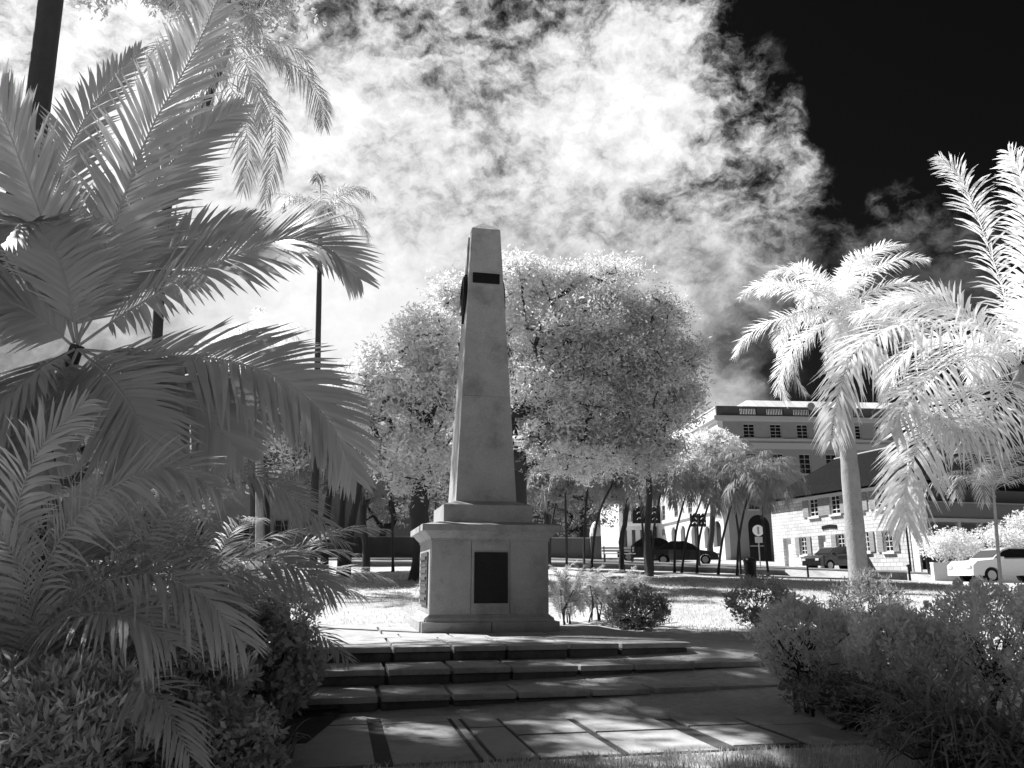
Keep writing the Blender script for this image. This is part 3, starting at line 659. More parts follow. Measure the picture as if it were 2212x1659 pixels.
# ---- white masonry house with hip roof
YH = 48.0; AH = R(-16.2); hf = np.array([math.sin(AH), math.cos(AH), 0]); hg = np.array([math.cos(AH), -math.sin(AH), 0])
xh = P(1987, 1230, YH)[0]; hz = 1.6; hc = np.array([xh, YH, hz])
hs_ = empty('masonry_house', hc, 'two storey whitewashed house with dark hipped roof and shutters, on the corner at the right', 'house')
HL = Face(hc, hf, -hg); HE = Face(hc, hg, -hf)
def hp(u, v): return on_face(u, v, hc, hf)
LH = hp(1665, 1100)[0]; EH = 5.75
def z2(x, y): return (1636.9 + .2826 * x, 840.6 + .2826 * y)
wins = []
for (a, b, t, bt) in ((400, 470, 835, 975), (565, 640, 808, 955), (752, 812, 780, 930), (920, 1000, 755, 910), (310, 360, 1132, 1268), (590, 650, 1108, 1255), (782, 838, 1092, 1245), (945, 1015, 1080, 1245)):
    s1_ = hp(*z2(a, 1000))[0]; s0_ = hp(*z2(b, 1000))[0]; mx_ = (a + b) / 2; h1_ = hp(*z2(mx_, t))[1]; h0_ = hp(*z2(mx_, bt))[1]; wins.append((s0_, s1_, h0_, h1_))
EH = hp(*z2(1240, 688))[1]
dr = []
for (a, b, t) in ((180, 242, 1142), (448, 505, 1120), (1190, 1250, 1155)):
    s1_ = hp(*z2(a, 1000))[0]; s0_ = hp(*z2(b, 1000))[0]; dr.append((s0_, s1_, .35, hp(*z2((a + b) / 2, t))[1]))
mb = MB(); wall_with_holes(mb, HL, 0, LH, 0, EH, wins + dr, -.4, 0); mb.build('side_wall', M['house'], hs_, local=False)
for i, h in enumerate(wins):
    wn = window(HL, *h, hs_, 2, 4, framem='trim', k=-.12)
    wd_ = (h[1] - h[0]) * .62
    for a, b in ((h[0] - wd_ - .03, h[0] - .03), (h[1] + .03, h[1] + wd_ + .03)):
        mb = MB(); HL.box(mb, a, b, .02, .07, h[2], h[3]); mb.build('shutter', M['shutter'], wn, local=False)
for i, h in enumerate(dr):
    mb = MB(); HL.box(mb, h[0], h[1], -.3, -.24, h[2], h[3]); HL.box(mb, h[0] + .1, h[1] - .1, -.238, -.22, h[2] + .2, h[2] + 1.0); d_ = mb.build('door', M['glass' if i == 2 else 'trim'], hs_, local=False); d_['label'] = ('plain white door', 'white door between the lower windows', 'tall black doorway near the corner')[i]
mb = MB(); HL.box(mb, -.1, LH + .1, .003, .1, EH - .28, EH - .003); HL.box(mb, -.15, .35, .003, .05, 0, EH - .283); mb.build('cornice', M['trim'], hs_, local=False)
mb = MB(); s_ = hp(*z2(1235, 900))[0]; mb.cyl(HL.p(.55, .14, .2), HL.p(.55, .14, EH - .25), .06, n=8); mb.build('downpipe', M['black'], hs_, local=False)
s_a = hp(*z2(605, 1050)); s_b = hp(*z2(490, 1050)); mb = MB()
for k in range(9):
    a = s_a[0] + (s_b[0] - s_a[0]) * k / 9; HL.box(mb, a, a + (s_b[0] - s_a[0]) / 9 * .8, .01, .06, s_a[1] - .12 + .05 * math.sin(k / 8 * math.pi), s_a[1] + .12 + .05 * math.sin(k / 8 * math.pi))
sg_ = mb.build('name_sign', M['black'], hs_, local=False); sg_['label'] = 'small dark arched name sign between the storeys'
WE = 16.0
mb = MB()
he0 = on_face(2100, 1088, hc, hg)[1]; he1 = on_face(2100, 1048, hc, hg)[1]; he2 = on_face(2100, 1121, hc, hg)[1]; he3 = on_face(2100, 1126, hc, hg)[1]
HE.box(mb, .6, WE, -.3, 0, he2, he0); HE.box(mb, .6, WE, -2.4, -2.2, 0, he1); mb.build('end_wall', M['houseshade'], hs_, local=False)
mb = MB(); HE.box(mb, 0, .598, -.5, 0, 0, EH - .29); mb.build('corner_pier', M['house'], hs_, local=False)
mb = MB(); HE.box(mb, .6, WE, -2.2, .15, he2 - .22, he2 - .003); HE.box(mb, .6, WE, -2.2, -.1, he0 + .003, he0 + .1)
for i in range(6): HE.box(mb, 3.2 + i * 2.35, 3.45 + i * 2.35, -.25, -.02, 0, he2 - .223)
mb.build('verandah', M['trimgrey'], hs_, local=False)
mb = MB(); e = .5
# hip roof: one hip corner at the street end
def hr(s, t, h): return tuple(hc + hf * s + hg * t + np.array([0, 0, h]))
EZ = EH + .02; RZ = EH + 3.3; RZ2 = RZ
q = [hr(-e, -e, EZ), hr(LH + .4, -e, EZ), hr(LH + .4, WE, EZ), hr(-e, WE, EZ)]
r1 = hr(5.2, 5.0, RZ); r2 = hr(LH - 1.5, 5.0, RZ); r3 = hr(5.2, WE - 4, RZ - .6)
mb.poly([q[0], q[1], r2, r1]); mb.poly([q[0], r1, r3, q[3]]); mb.poly([q[1], q[2], r2]); mb.poly([q[2], q[3], r3, r1, r2]); mb.poly([tuple(np.array(p_) - np.array([0, 0, .08])) for p_ in q])
mb.build('roof', M['roof'], hs_, local=False)
mb = MB()
for p_, q_ in ((q[0], r1), (r1, r2), (r1, r3)): mb.cyl(p_, q_, .07, n=6)
mb.build('ridge_capping', M['trimgrey'], hs_, local=False)

# ---- old building half hidden behind the palms at the left
oc = np.array([P(705, 1200, 50)[0], 50.0, 2.2])
ob = empty('old_building', oc, 'shaded plain walled building behind the dark palm trunks at the left', 'building')
F3 = Face(oc, (-1, .06, 0), (0, -1, 0))
hz_ = lambda v: on_face(620, v, oc, np.array([-1, .06, 0]))[1]; sz_ = lambda u: on_face(u, 1150, oc, np.array([-1, .06, 0]))[0]
hh = [(sz_(622), sz_(591), hz_(1160), hz_(1122)), (sz_(700) + .5, sz_(700) + 1.3, hz_(1160), hz_(1122)), (sz_(540), sz_(510), hz_(1160), hz_(1122)), (sz_(440), sz_(410), hz_(1160), hz_(1122)), (sz_(340), sz_(310), hz_(1160), hz_(1122))]
hh += [(a, b, 5.0, 6.6) for a, b, _, _ in hh]
mb = MB(); wall_with_holes(mb, F3, 0, 24, 0, 8.0, hh, -.4, 0); mb.build('front_wall', M['wall'], ob, local=False)
for h in hh: window(F3, *h, ob, 2, 3, framem='houseshade')
mb = MB(); F3.box(mb, 0, .4, -12, -.402, 0, 8); F3.box(mb, .4, 24, -12, -11.6, 0, 8); mb.build('rear_wall', M['wall'], ob, local=False)
mb = MB(); a = [F3.p(-.6, .6, 8.0), F3.p(24.6, .6, 8.0), F3.p(24.6, -12.6, 8.0), F3.p(-.6, -12.6, 8.0)]; b = [F3.p(4.8, -5.8, 12.0), F3.p(19, -5.8, 12.0), F3.p(19, -6.2, 12.0), F3.p(4.8, -6.2, 12.0)]
mb.loft([a, b]); mb.build('roof', M['roof'], ob, local=False)

# ---- walls
def wall_run(name, label, pts, h, th, m, cap='walk', foot=.3, cat='wall', group=None):
    o = empty(name, (pts[0][0], pts[0][1], gz(*pts[0])), label, cat, group); mb = MB(); mc = MB()
    for a, b in zip(pts, pts[1:]):
        a = np.array(a, float); b = np.array(b, float); d = (b - a) / np.linalg.norm(b - a); nn = np.array([-d[1], d[0]]) * th / 2; za, zb = gz(*a), gz(*b)
        def ring(p_, z, lo, hi, k): return [(p_[0] - nn[0] * k, p_[1] - nn[1] * k, z + lo), (p_[0] + nn[0] * k, p_[1] + nn[1] * k, z + lo), (p_[0] + nn[0] * k, p_[1] + nn[1] * k, z + hi), (p_[0] - nn[0] * k, p_[1] - nn[1] * k, z + hi)]
        mb.loft([ring(a, za, -foot, h, 1), ring(b, zb, -foot, h, 1)]); mc.loft([ring(a, za, h + .003, h + .07, 1.25), ring(b, zb, h + .003, h + .07, 1.25)])
    mb.build('wall', M[m], o, local=False); mc.build('coping', M[cap], o, local=False); return o
wall_run('boundary_wall', 'long grey boundary wall with pale coping beyond the street behind the obelisk', [(P(560, 1220, 60)[0], 60.4), (P(1288, 1220, 60)[0], 60.4)], 1.45, .3, 'wall')
gp = G(1287, 60.4); o = empty('gate_pillar', (P(1287, 1200, 60.2)[0], 60.2, gp[2]), 'wall end pillar topped by a pale rounded cap', 'pillar'); mb = MB(); mb.box(-.4, .4, -.35, .35, -.3, 1.6, .02); mb.build('shaft', M['wall'], o)
mb = MB(); mb.loft([[(.38 * s * math.cos(t), .38 * s * math.sin(t), z) for t in [math.pi * 2 * i / 12 for i in range(12)]] for s, z in ((1.1, 1.603), (1.1, 1.8), (.9, 2.2), (.5, 2.55), (.05, 2.7))]); mb.build('cap', M['white'], o)
wall_run('retaining_wall', 'low dark stone retaining wall along the edge of the park lawn', [(-9, 42.85), (4, 42.85), (14.2, 42.85)], .1, .3, 'riser', foot=.75)
wall_run('planter_wall', 'low dark wall with pale coping beside the white car at the right', [(P(1850, 1240, 40)[0], 39.0), (P(1965, 1250, 38)[0], 38.2)], .35, .35, 'riser', foot=.3)
wall_run('garden_wall', 'low white wall below the sunlit hedge at the right', [(P(2006, 1240, 41)[0], 40.6), (P(2240, 1240, 41)[0], 40.6)], .85, .3, 'bldglit')

# ================================================================== STREET THINGS
def car(name, label, pos, heading, paint, kind='suv', group='parked cars', Ln=4.4, H=1.5, Wd=1.78):
    o = empty(name, pos, label, 'car', group, rz=heading)
    hw = Wd / 2
    if kind == 'suv': prof = [(-2.2, .35), (-2.22, .75), (-2.1, 1.0), (-1.95, 1.05)]; top = [(-1.95, 1.05), (-1.6, 1.42), (-1.2, H), (.3, H), (.62, 1.42), (1.15, 1.02)]; front = [(1.15, 1.0), (1.95, .92), (2.16, .75), (2.2, .35)]
    else: prof = [(-2.2, .3), (-2.22, .7), (-2.1, .95), (-1.75, .98)]; top = [(-1.75, .98), (-1.15, 1.33), (-.8, H), (.1, H), (.45, 1.36), (1.05, .95)]; front = [(1.05, .93), (1.9, .82), (2.16, .68), (2.2, .3)]
    sc = Ln / 4.4; arcs = []
    def wheelarch(cx): return [(cx + .37 * math.cos(t), .3 + .37 * math.sin(t)) for t in np.linspace(0, math.pi, 9)]
    low = [(2.2, .3)] + wheelarch(1.35) + wheelarch(-1.3) + [(-2.2, .3)]
    body = prof + front[:-1] + low
    rings = []
    for yy, sx in ((-hw, .985), (-hw * .93, 1.0), (hw * .93, 1.0), (hw, .985)): rings.append([(x * sc * sx, yy, z) for x, z in body])
    mb = MB(); mb.loft(rings)
    b_ = mb.build('body', M[paint], o); 
    mb = MB(); r_ = hw * .9; mb.loft([[(x * sc, s * (r_ - .16 * (z - 1) / .5), z) for x, z in top] + [(1.1 * sc, s * r_, .9), (-1.8 * sc, s * r_, .9)] for s in (-1, 1)]); cb = mb.build('cabin', M[paint], o)
    for s in (-1, 1):
        mb = MB(); g_ = [(x * sc * .93, z - .06 if z > 1.2 else z + .03) for x, z in top]
        mb.loft([[(x, s * (r_ + k - .16 * (z - 1) / .5), z) for x, z in g_] for k in (-.01, .012)]); mb.build('side_window', M['glass'], cb)
        mb = MB(); mb.box(2.12 * sc, 2.215 * sc, s * hw * .72 - .16, s * hw * .72 + .16, .6, .74, .02); mb.build('headlight', M['lamp'], b_)
        mb = MB(); mb.box(-2.235 * sc, -2.14 * sc, s * hw * .8 - .1, s * hw * .8 + .1, .68, .88, .02); mb.build('tail_light', M['bronze2'], b_)
        mb = MB(); mb.box(.78 * sc, .95 * sc, s * (hw + .02) - .08, s * (hw + .02) + .08, .98, 1.1, .02); mb.build('wing_mirror', M[paint], b_)
    for sgn, xx, zz, x2, z2_, nm in ((1, top[-1][0], top[-1][1], top[-2][0], top[-2][1], 'windscreen'), (-1, top[0][0], top[0][1], top[1][0], top[1][1], 'rear_window')):
        mb = MB(); mb.loft([[(sc * (xx + (x2 - xx) * t) + sgn * k, yv * (1 - .1 * t), zz + (z2_ - zz) * t + k) for yv in (-r_ * .88, r_ * .88)] + [(sc * (xx + (x2 - xx) * t) + sgn * (k + .012), yv * (1 - .1 * t), zz + (z2_ - zz) * t + k + .012) for yv in (r_ * .88, -r_ * .88)] for t, k in ((.1, .005), (.93, .005))]); mb.build(nm, M['glass'], cb)
    for cx in (1.35, -1.3):
        for s in (-1, 1):
            w_ = MB(); w_.cyl((cx * sc, s * (hw - .21), .32), (cx * sc, s * (hw - .01), .32), .32, n=20); wh = w_.build('wheel', M['tyre'], o)
            w_ = MB(); w_.cyl((cx * sc, s * (hw - .02), .32), (cx * sc, s * (hw + .004), .32), .2, n=14); w_.build('rim', M['rim'], wh)
    return o
def gpos(u, y): p_ = P(u, 1200, y); return (p_[0], y, gz(p_[0], y) + .03)
car('parked_car', 'dark rounded hatchback parked before the white masonry house, partly behind the palm trunk', gpos(1806, 52.5), R(198), 'carblack', 'suv', Ln=4.0)
car('parked_car', 'white car at the right edge, nose towards the white hedge', gpos(2172, 36.5), R(186), 'carwhite', 'suv', Ln=4.6)
car('parked_car', 'dark off-road car leftmost in the street beyond the lawn', gpos(1396, 56.5), R(170), 'carblack', 'suv', H=1.6, Ln=3.9)
car('parked_car', 'low dark saloon car in the street, in front of the arcade', gpos(1478, 53.5), R(-14), 'carblack', 'saloon')
def pole(mb, x, y, z0, z1, r, r1=None): mb.cyl((x, y, z0), (x, y, z1), r, r1, 10)
# round traffic sign
p0 = gpos(1641, 44.6); o = empty('traffic_sign', p0, 'round pale road sign with a small plate below it on a thin post', 'road sign')
zc_ = P(1641, 1146, p0[1])[2] - p0[2]; mb = MB(); pole(mb, 0, 0, -.2, zc_ + .3, .035); mb.build('post', M['grey'], o)
mb = MB(); mb.cyl((0, -.045, zc_), (0, -.065, zc_), .30, n=24); d_ = mb.build('disc', M['white'], o); mb = MB(); mb.box(-.05, .05, -.072, -.067, zc_ - .2, zc_ + .2); mb.build('arrow_mark', M['grey'], d_)
zc_ = P(1641, 1166, p0[1])[2] - p0[2]; mb = MB(); mb.box(-.2, .2, -.06, -.04, zc_ - .16, zc_ + .16, .004); mb.build('plate', M['trimgrey'], o)
# litter bin
p0 = G(1622, 31); hb = P(1622, 1204, 31)[2] - p0[2]; o = empty('litter_bin', p0, 'tall black litter bin standing at the back of the lawn below the round sign', 'bin')
mb = MB(); mb.loft([[(a * math.cos(t), a * math.sin(t), z) for t in [2 * math.pi * i / 20 for i in range(20)]] for a, z in ((.2, -.05), (.22, 0), (.235, hb * .78))]); mb.build('drum', M['black'], o)
mb = MB(); mb.loft([[(a * math.cos(t), a * math.sin(t), z) for t in [2 * math.pi * i / 20 for i in range(20)]] for a, z in ((.25, hb * .785), (.25, hb * .86), (.2, hb * .95), (.1, hb))]); mb.build('lid', M['black'], o)
# traffic signals
def signal(u, vtop, vbot, ubase, y, wpx, label):
    p0 = gpos(ubase, y); z1 = P(u, vtop, y)[2] - p0[2]; z0 = P(u, vbot, y)[2] - p0[2]; o = empty('traffic_light', p0, label, 'traffic light', 'traffic lights')
    mb = MB(); pole(mb, 0, 0, -.2, z1, .06); mb.build('post', M['black'], o)
    ww_ = wpx / FPX * y; h_ = z1 - z0; hd = None
    for k, xo in enumerate((-ww_ / 2, ww_ / 2)):
        mb = MB(); mb.box(xo - ww_ * .42, xo + ww_ * .42, -.3, -.08, z0, z1, .02); hd = mb.build('signal_head', M['black'], o)
        for i in range(3):
            zc2 = z0 + h_ * (i + .5) / 3; mb = MB(); mb.loft([[(xo + .13 * math.cos(t), y_, zc2 + .13 * math.sin(t)) for t in np.linspace(.15, math.pi - .15, 8)] + [(xo + .11 * math.cos(t), y_, zc2 + .11 * math.sin(t)) for t in np.linspace(math.pi - .15, .15, 8)] for y_ in (-.5, -.302)]); mb.build('visor', M['white'], hd)
            mb = MB(); mb.cyl((xo, -.31, zc2), (xo, -.302, zc2), .1, n=12); mb.build('lens', M['glass'], hd)
signal(1391, 1093, 1131, 1398, 43.9, 32, 'black traffic light with pale visors, left one among the small palms')
signal(1517, 1110, 1138, 1510, 45.6, 18, 'black traffic light standing in front of the arcade')
# lamp beside the road
p0 = gpos(1515, 47); 
# bollards
bl = None
for i, (u, y, v1, lb) in enumerate(((1746, 38, 1216, 'black iron bollard left of the big palm trunk'), (1966, 33, 1219, 'black iron bollard right of the big palm trunk, before the black doorway'))):
    p0 = G(u, y); h_ = P(u, v1, y)[2] - p0[2]; o = empty('bollard', p0, lb, 'bollard', 'iron bollards'); mb = MB(); pole(mb, 0, 0, -.1, h_ * .82, .05, .04); mb.build('post', M['black'], o)
    mb = MB(); mb.loft([[(a * math.cos(t), a * math.sin(t), z) for t in [2 * math.pi * k / 12 for k in range(12)]] for a, z in ((.04, h_ * .822), (.09, h_ * .87), (.09, h_ * .93), (.02, h_))]); mb.build('cap', M['black'], o)
p0 = gpos(2003, 44.8); z1 = P(1992, 1090, 44.8)[2] - p0[2]; o = empty('lamp_post', p0, 'thin dark post with a short cross arm beside the corner of the white house', 'lamp post')
mb = MB(); mb.cyl((0, 0, -.2), (-.35, 0, z1), .05, .035, 8); mb.build('post', M['black'], o)
mb = MB(); mb.box(-.65, .1, -.03, .03, z1 * .78, z1 * .78 + .06); mb.build('cross_arm', M['black'], o); mb = MB(); mb.box(-.42, -.24, -.1, .1, z1, z1 + .3, .03); mb.build('lantern', M['black'], o)
# benches seen as pale bars by the lawn
def bench(u, y, label, L=1.8, rz=0):
    p0 = gpos(u, y); o = empty('park_bench', p0, label, 'bench', None, rz=rz)
    mb = MB(); [mb.box(-L / 2, L / 2, -.22 + i * .15, -.1 + i * .15, .42, .46) for i in range(3)]; mb.build('seat', M['trimgrey'], o)
    mb = MB(); [mb.box(-L / 2, L / 2, .26, .3, .55 + i * .15, .66 + i * .15) for i in range(2)]; mb.build('backrest', M['trimgrey'], o)
    for s in (-1, 1): mb = MB(); mb.box(s * L * .42 - .03, s * L * .42 + .03, -.2, -.14, 0, .417).box(s * L * .42 - .03, s * L * .42 + .03, .24, .258, 0, .86); mb.build('leg', M['black'], o)
bench(1336, 44.6, 'grey slatted bench on the pavement near the gate pillar')

# ================================================================== TREES
big = 'big spreading trees behind the obelisk'
def lob(u, v, y, rx, ry, rz, w=1.0): return (P(u, v, y), (rx / FPX * y, ry, rz / FPX * y), w)
kw = dict(group=big, asp=.32, spray=.35, shellpow=.42, flat=.7, up=.9)
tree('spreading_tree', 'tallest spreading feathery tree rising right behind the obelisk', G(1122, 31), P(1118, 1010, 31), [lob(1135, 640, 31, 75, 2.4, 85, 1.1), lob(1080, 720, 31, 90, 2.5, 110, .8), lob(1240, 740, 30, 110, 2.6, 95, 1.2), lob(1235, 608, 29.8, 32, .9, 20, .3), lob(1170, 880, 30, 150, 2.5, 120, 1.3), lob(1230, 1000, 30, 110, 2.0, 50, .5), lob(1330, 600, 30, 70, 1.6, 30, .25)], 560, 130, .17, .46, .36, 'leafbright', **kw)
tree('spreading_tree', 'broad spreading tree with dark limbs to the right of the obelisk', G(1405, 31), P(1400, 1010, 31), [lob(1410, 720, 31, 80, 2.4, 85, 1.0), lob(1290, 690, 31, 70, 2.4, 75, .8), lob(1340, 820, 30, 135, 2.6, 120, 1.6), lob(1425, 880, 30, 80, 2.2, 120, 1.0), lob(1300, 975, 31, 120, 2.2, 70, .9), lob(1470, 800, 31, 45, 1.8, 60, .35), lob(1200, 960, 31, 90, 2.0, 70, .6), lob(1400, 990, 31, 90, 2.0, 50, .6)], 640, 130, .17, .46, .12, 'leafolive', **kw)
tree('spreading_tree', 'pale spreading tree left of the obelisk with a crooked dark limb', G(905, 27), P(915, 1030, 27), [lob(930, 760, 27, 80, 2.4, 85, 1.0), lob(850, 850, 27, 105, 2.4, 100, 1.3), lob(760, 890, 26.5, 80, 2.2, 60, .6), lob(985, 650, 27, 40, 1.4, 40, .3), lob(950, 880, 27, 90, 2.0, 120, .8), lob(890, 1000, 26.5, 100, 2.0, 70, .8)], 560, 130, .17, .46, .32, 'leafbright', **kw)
tree('small_tree', 'dense small shaded tree just right of the obelisk, under the big crowns', G(1180, 37), P(1180, 1150, 37), [lob(1180, 1040, 37, 75, 2.0, 55, 1)], 150, 140, .2, .6, .12, 'leafmid', group='small dense trees under the big crowns')
tree('small_tree', 'dense small shaded tree between the curved palm and the dark tree trunk', G(1345, 38), P(1345, 1150, 38), [lob(1345, 1040, 38, 80, 2.0, 55, 1)], 150, 140, .2, .6, .12, 'leafmid', group='small dense trees under the big crowns')
tree('street_tree', 'small brightly lit tree in front of the public building', G(1535, 80), P(1538, 1060, 80), [lob(1540, 975, 80, 58, 2.8, 40, 1)], 90, 160, .34, 1.0, .28, 'leafbright')
tree('garden_tree', 'round leafy tree behind the far palms at the left of the obelisk', G(830, 64), P(830, 1140, 64), [lob(800, 1070, 64, 120, 3.0, 70, 1), lob(930, 1060, 66, 80, 2.5, 70, 1)], 200, 130, .3, 1.1, .3, 'leafmid', group='garden trees beyond the street')
tree('garden_tree', 'leafy tree beyond the boundary wall to the right of the obelisk', G(1260, 66), P(1260, 1140, 66), [lob(1250, 1080, 66, 130, 3.0, 75, 1), lob(1140, 1060, 66, 80, 2.5, 70, .6)], 200, 130, .3, 1.1, .3, 'leafmid', group='garden trees beyond the street')
tree('garden_tree', 'bright leafy tree above the old building at the left', G(545, 29.5), P(545, 1000, 29.5), [lob(545, 790, 29.5, 75, 2.0, 65, 1), lob(620, 950, 29.5, 100, 2.2, 70, 1), lob(440, 900, 29.5, 100, 2.2, 100, 1)], 260, 150, .19, .7, .2, 'leafbright', group='garden trees beyond the street', up=.9)
tree('garden_tree', 'dark leafy tree over the cluster of thick palm trunks', G(790, 33), P(785, 1090, 33), [lob(700, 1010, 33, 90, 2.2, 60, 1), lob(810, 1010, 33, 80, 2.2, 60, 1)], 200, 150, .18, .6, .15, 'leafdark', group='garden trees beyond the street')
tree('garden_tree', 'leafy tree at the far left behind the near palms', G(120, 40), P(120, 1050, 40), [lob(120, 950, 40, 260, 3, 150, 1), lob(380, 1020, 40, 140, 2.5, 110, .8)], 220, 150, .26, 1.1, .3, 'leafmid', group='garden trees beyond the street')
# shade tree whose crown spreads high over the steps; only its trunk shows in the top left corner
bt = P(62, 100, 15.0)
shade_lobes = [((-12.5, 14, 16.0), (4, 3, 1.2), 1.5), ((-8, 14.2, 16.2), (2.6, 2.6, 1.1), 1.0), ((-11.5, 18.2, 18.0), (3.6, 1.7, 1.1), 1.0), ((-16.5, 16, 17), (3, 3, 1.4), .9), ((-6.3, 14.5, 16.5), (1.8, 2, 1), .5), ((-10.2, 23.6, 20.9), (2.3, 1.2, .7), .4)]  # last lobe added to throw shade on the lawn right of the steps
tree('shade_tree', 'tall dark trunked tree at the top left corner whose high crown shades the steps', (bt[0] - .55, 15.2, gz(-9, 15)), (bt[0] + .3, 15.0, 14.2), shade_lobes, 560, 170, .24, .8, .25, 'leaf', flat=.45, bark='darktrunk', gaps=[(Pz(900, 1562, 0), .75), (Pz(1040, 1572, 0), .4), (Pz(1180, 1570, 0), .5), (Pz(1330, 1560, 0), .35), (Pz(1500, 1580, 0), .4), (Pz(1350, 1650, 0), .5), (Pz(1550, 1640, 0), .5), (Pz(1750, 1630, 0), .35), (Pz(1383, 1416, .385), .4), (Pz(800, 1494, .2), .35), (Pz(905, 1392, .577), .35), (Pz(1250, 1468, .2), .3), (Pz(1480, 1455, .2), .4), (Pz(1650, 1435, .3), .6), (Pz(1380, 1384, .577), .5), (Pz(780, 1350, .6), 1.2), (Pz(1100, 1376, .577), .3), (np.array([-3.5, 7.0, 2.4]), .25), (np.array([-2.6, 7.2, 1.5]), .2), (np.array([-4.2, 6.5, 1.0]), .25)])
# ---- palms
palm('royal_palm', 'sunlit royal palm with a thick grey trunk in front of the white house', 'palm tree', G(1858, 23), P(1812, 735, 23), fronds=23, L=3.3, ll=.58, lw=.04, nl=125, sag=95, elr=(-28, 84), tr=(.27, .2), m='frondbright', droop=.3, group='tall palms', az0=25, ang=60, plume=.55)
cR = P(2200, 790, 11.5); gR = G(2330, 12.4)
hand = lambda pts: [P(*q) for q in pts]
palm('broad_palm', 'broad bright palm at the right edge with long arching fronds', 'palm tree', gR, cR, fronds=5, L=2.6, ll=.66, lw=.034, nl=115, sag=95, elr=(20, 80), tr=(.16, .12), m='frondbright', split=True, shaft=False, az0=10, droop=.38, plume=.45, extra=[
    (hand([(2195, 780, 11.5), (2130, 715, 11.2), (2030, 695, 10.9), (1930, 704, 10.6), (1850, 755, 10.4), (1812, 850, 10.2), (1795, 950, 10.1)]), (-.3, -.6, .7)),
    (hand([(2200, 800, 11.4), (2130, 830, 10.9), (2060, 870, 10.5), (2000, 915, 10.2), (1974, 985, 10.0), (1955, 1060, 9.9), (1958, 1130, 9.9)]), (-.4, -.7, .5)),
    (hand([(2200, 780, 11.6), (2185, 700, 11.7), (2155, 590, 11.8), (2112, 470, 11.9), (2075, 385, 11.9), (2033, 342, 11.9)]), (.2, -.9, .2)),
    (hand([(2205, 780, 11.4), (2215, 650, 11.2), (2222, 520, 11.0), (2212, 400, 10.8), (2180, 330, 10.6)]), (-.2, -1, .1)),
    (hand([(2195, 790, 11.3), (2120, 770, 10.8), (2040, 790, 10.3), (1970, 850, 9.9), (1925, 930, 9.6)]), (-.3, -.7, .6)),
    (hand([(2200, 800, 11.2), (2170, 850, 10.6), (2120, 910, 10.2), (2060, 930, 9.8), (2010, 900, 9.5)]), (-.1, -.8, .6)),
    (hand([(2195, 790, 11.6), (2100, 690, 11.9), (2010, 640, 12.2), (1920, 650, 12.5)]), (-.2, -.8, .6))])
palm('slender_palm', 'slender young palm with thin hanging fronds near the white car', 'palm tree', G(2164, 21), P(2146, 1060, 21), fronds=14, L=2.3, ll=.5, lw=.022, nl=46, sag=120, elr=(25, 80), tr=(.045, .035), m='frond', tm='palmtrunk', shaft=False, droop=.6)
# far royal palms on the left
palm('royal_palm', 'distant slim royal palm with hanging crown left of the obelisk', 'palm tree', G(676, 27), P(692, 500, 27), fronds=13, L=2.6, ll=.55, lw=.035, nl=60, plume=.5, sag=125, elr=(-15, 75), tr=(.13, .09), m='frond', tm='darktrunk', droop=.7, group='tall palms')
palm('royal_palm', 'tall leaning royal palm seen through the near fronds at the upper left', 'palm tree', G(310, 19), P(475, 150, 19), fronds=13, L=2.9, ll=.6, lw=.035, nl=60, plume=.5, sag=120, elr=(-15, 75), tr=(.13, .1), m='frond', tm='darktrunk', droop=.7, group='tall palms', az0=60, extra=[([P(475, 150, 19), P(545, 180, 18.8), P(590, 250, 18.6), (P(592, 340, 18.5)), P(572, 440, 18.5)], (.3, -.9, .1)), ([P(475, 150, 19), P(560, 120, 19), P(640, 145, 19.2), P(690, 210, 19.3), P(700, 270, 19.3)], (0, -.8, .6)), ([P(475, 150, 19), P(520, 230, 18.6), P(535, 320, 18.4), P(525, 410, 18.4)], (.3, -.9, .1)), ([P(475, 150, 19), P(430, 200, 19), P(400, 290, 19)], (-.3, -.9, .1))], trunkpts=[G(310, 19), P(352, 520, 19), P(378, 420, 19), P(400, 340, 19), P(475, 150, 19)])
palm('royal_palm', 'palm with small crown low behind the leftmost fronds', 'palm tree', G(560, 24), P(560, 800, 24), fronds=12, L=2.2, ll=.45, lw=.03, nl=46, plume=.4, sag=115, elr=(0, 75), tr=(.12, .09), m='frondbright', droop=.6, group='tall palms', az0=10)
# small palms round the lawn
rowg = 'small palms at the back of the lawn'
def smallpalm(u0, v0, mids, y, label, m='leafmid', L=2.15, cat='palm tree', tr=(.055, .042), fr=20, tm='darktrunk', group=rowg, ll=.55, sag=120):
    base = G(u0, y); tp = [base] + [P(a, b, y) for a, b in mids]
    palm('small_palm', label, cat, base, tp[-1], fronds=fr, L=L, ll=ll, lw=.035, nl=42, plume=.5, sag=sag, elr=(-5, 80), tr=tr, m=m, tm=tm, droop=.75, group=group, az0=random.uniform(0, 360), trunkpts=tp)
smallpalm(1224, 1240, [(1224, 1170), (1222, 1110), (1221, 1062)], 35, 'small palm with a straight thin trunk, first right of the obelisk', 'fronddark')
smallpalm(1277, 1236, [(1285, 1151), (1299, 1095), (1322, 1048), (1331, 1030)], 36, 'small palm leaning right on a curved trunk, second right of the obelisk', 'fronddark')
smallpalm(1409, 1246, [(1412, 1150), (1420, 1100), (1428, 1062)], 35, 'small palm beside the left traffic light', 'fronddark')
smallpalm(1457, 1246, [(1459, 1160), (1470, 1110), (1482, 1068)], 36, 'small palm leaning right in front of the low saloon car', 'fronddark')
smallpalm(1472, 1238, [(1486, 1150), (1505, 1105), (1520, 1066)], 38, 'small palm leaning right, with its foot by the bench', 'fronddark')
smallpalm(1551, 1242, [(1560, 1170), (1572, 1120), (1584, 1072)], 35, 'small palm in front of the lit corner of the arcade', 'fronddark')
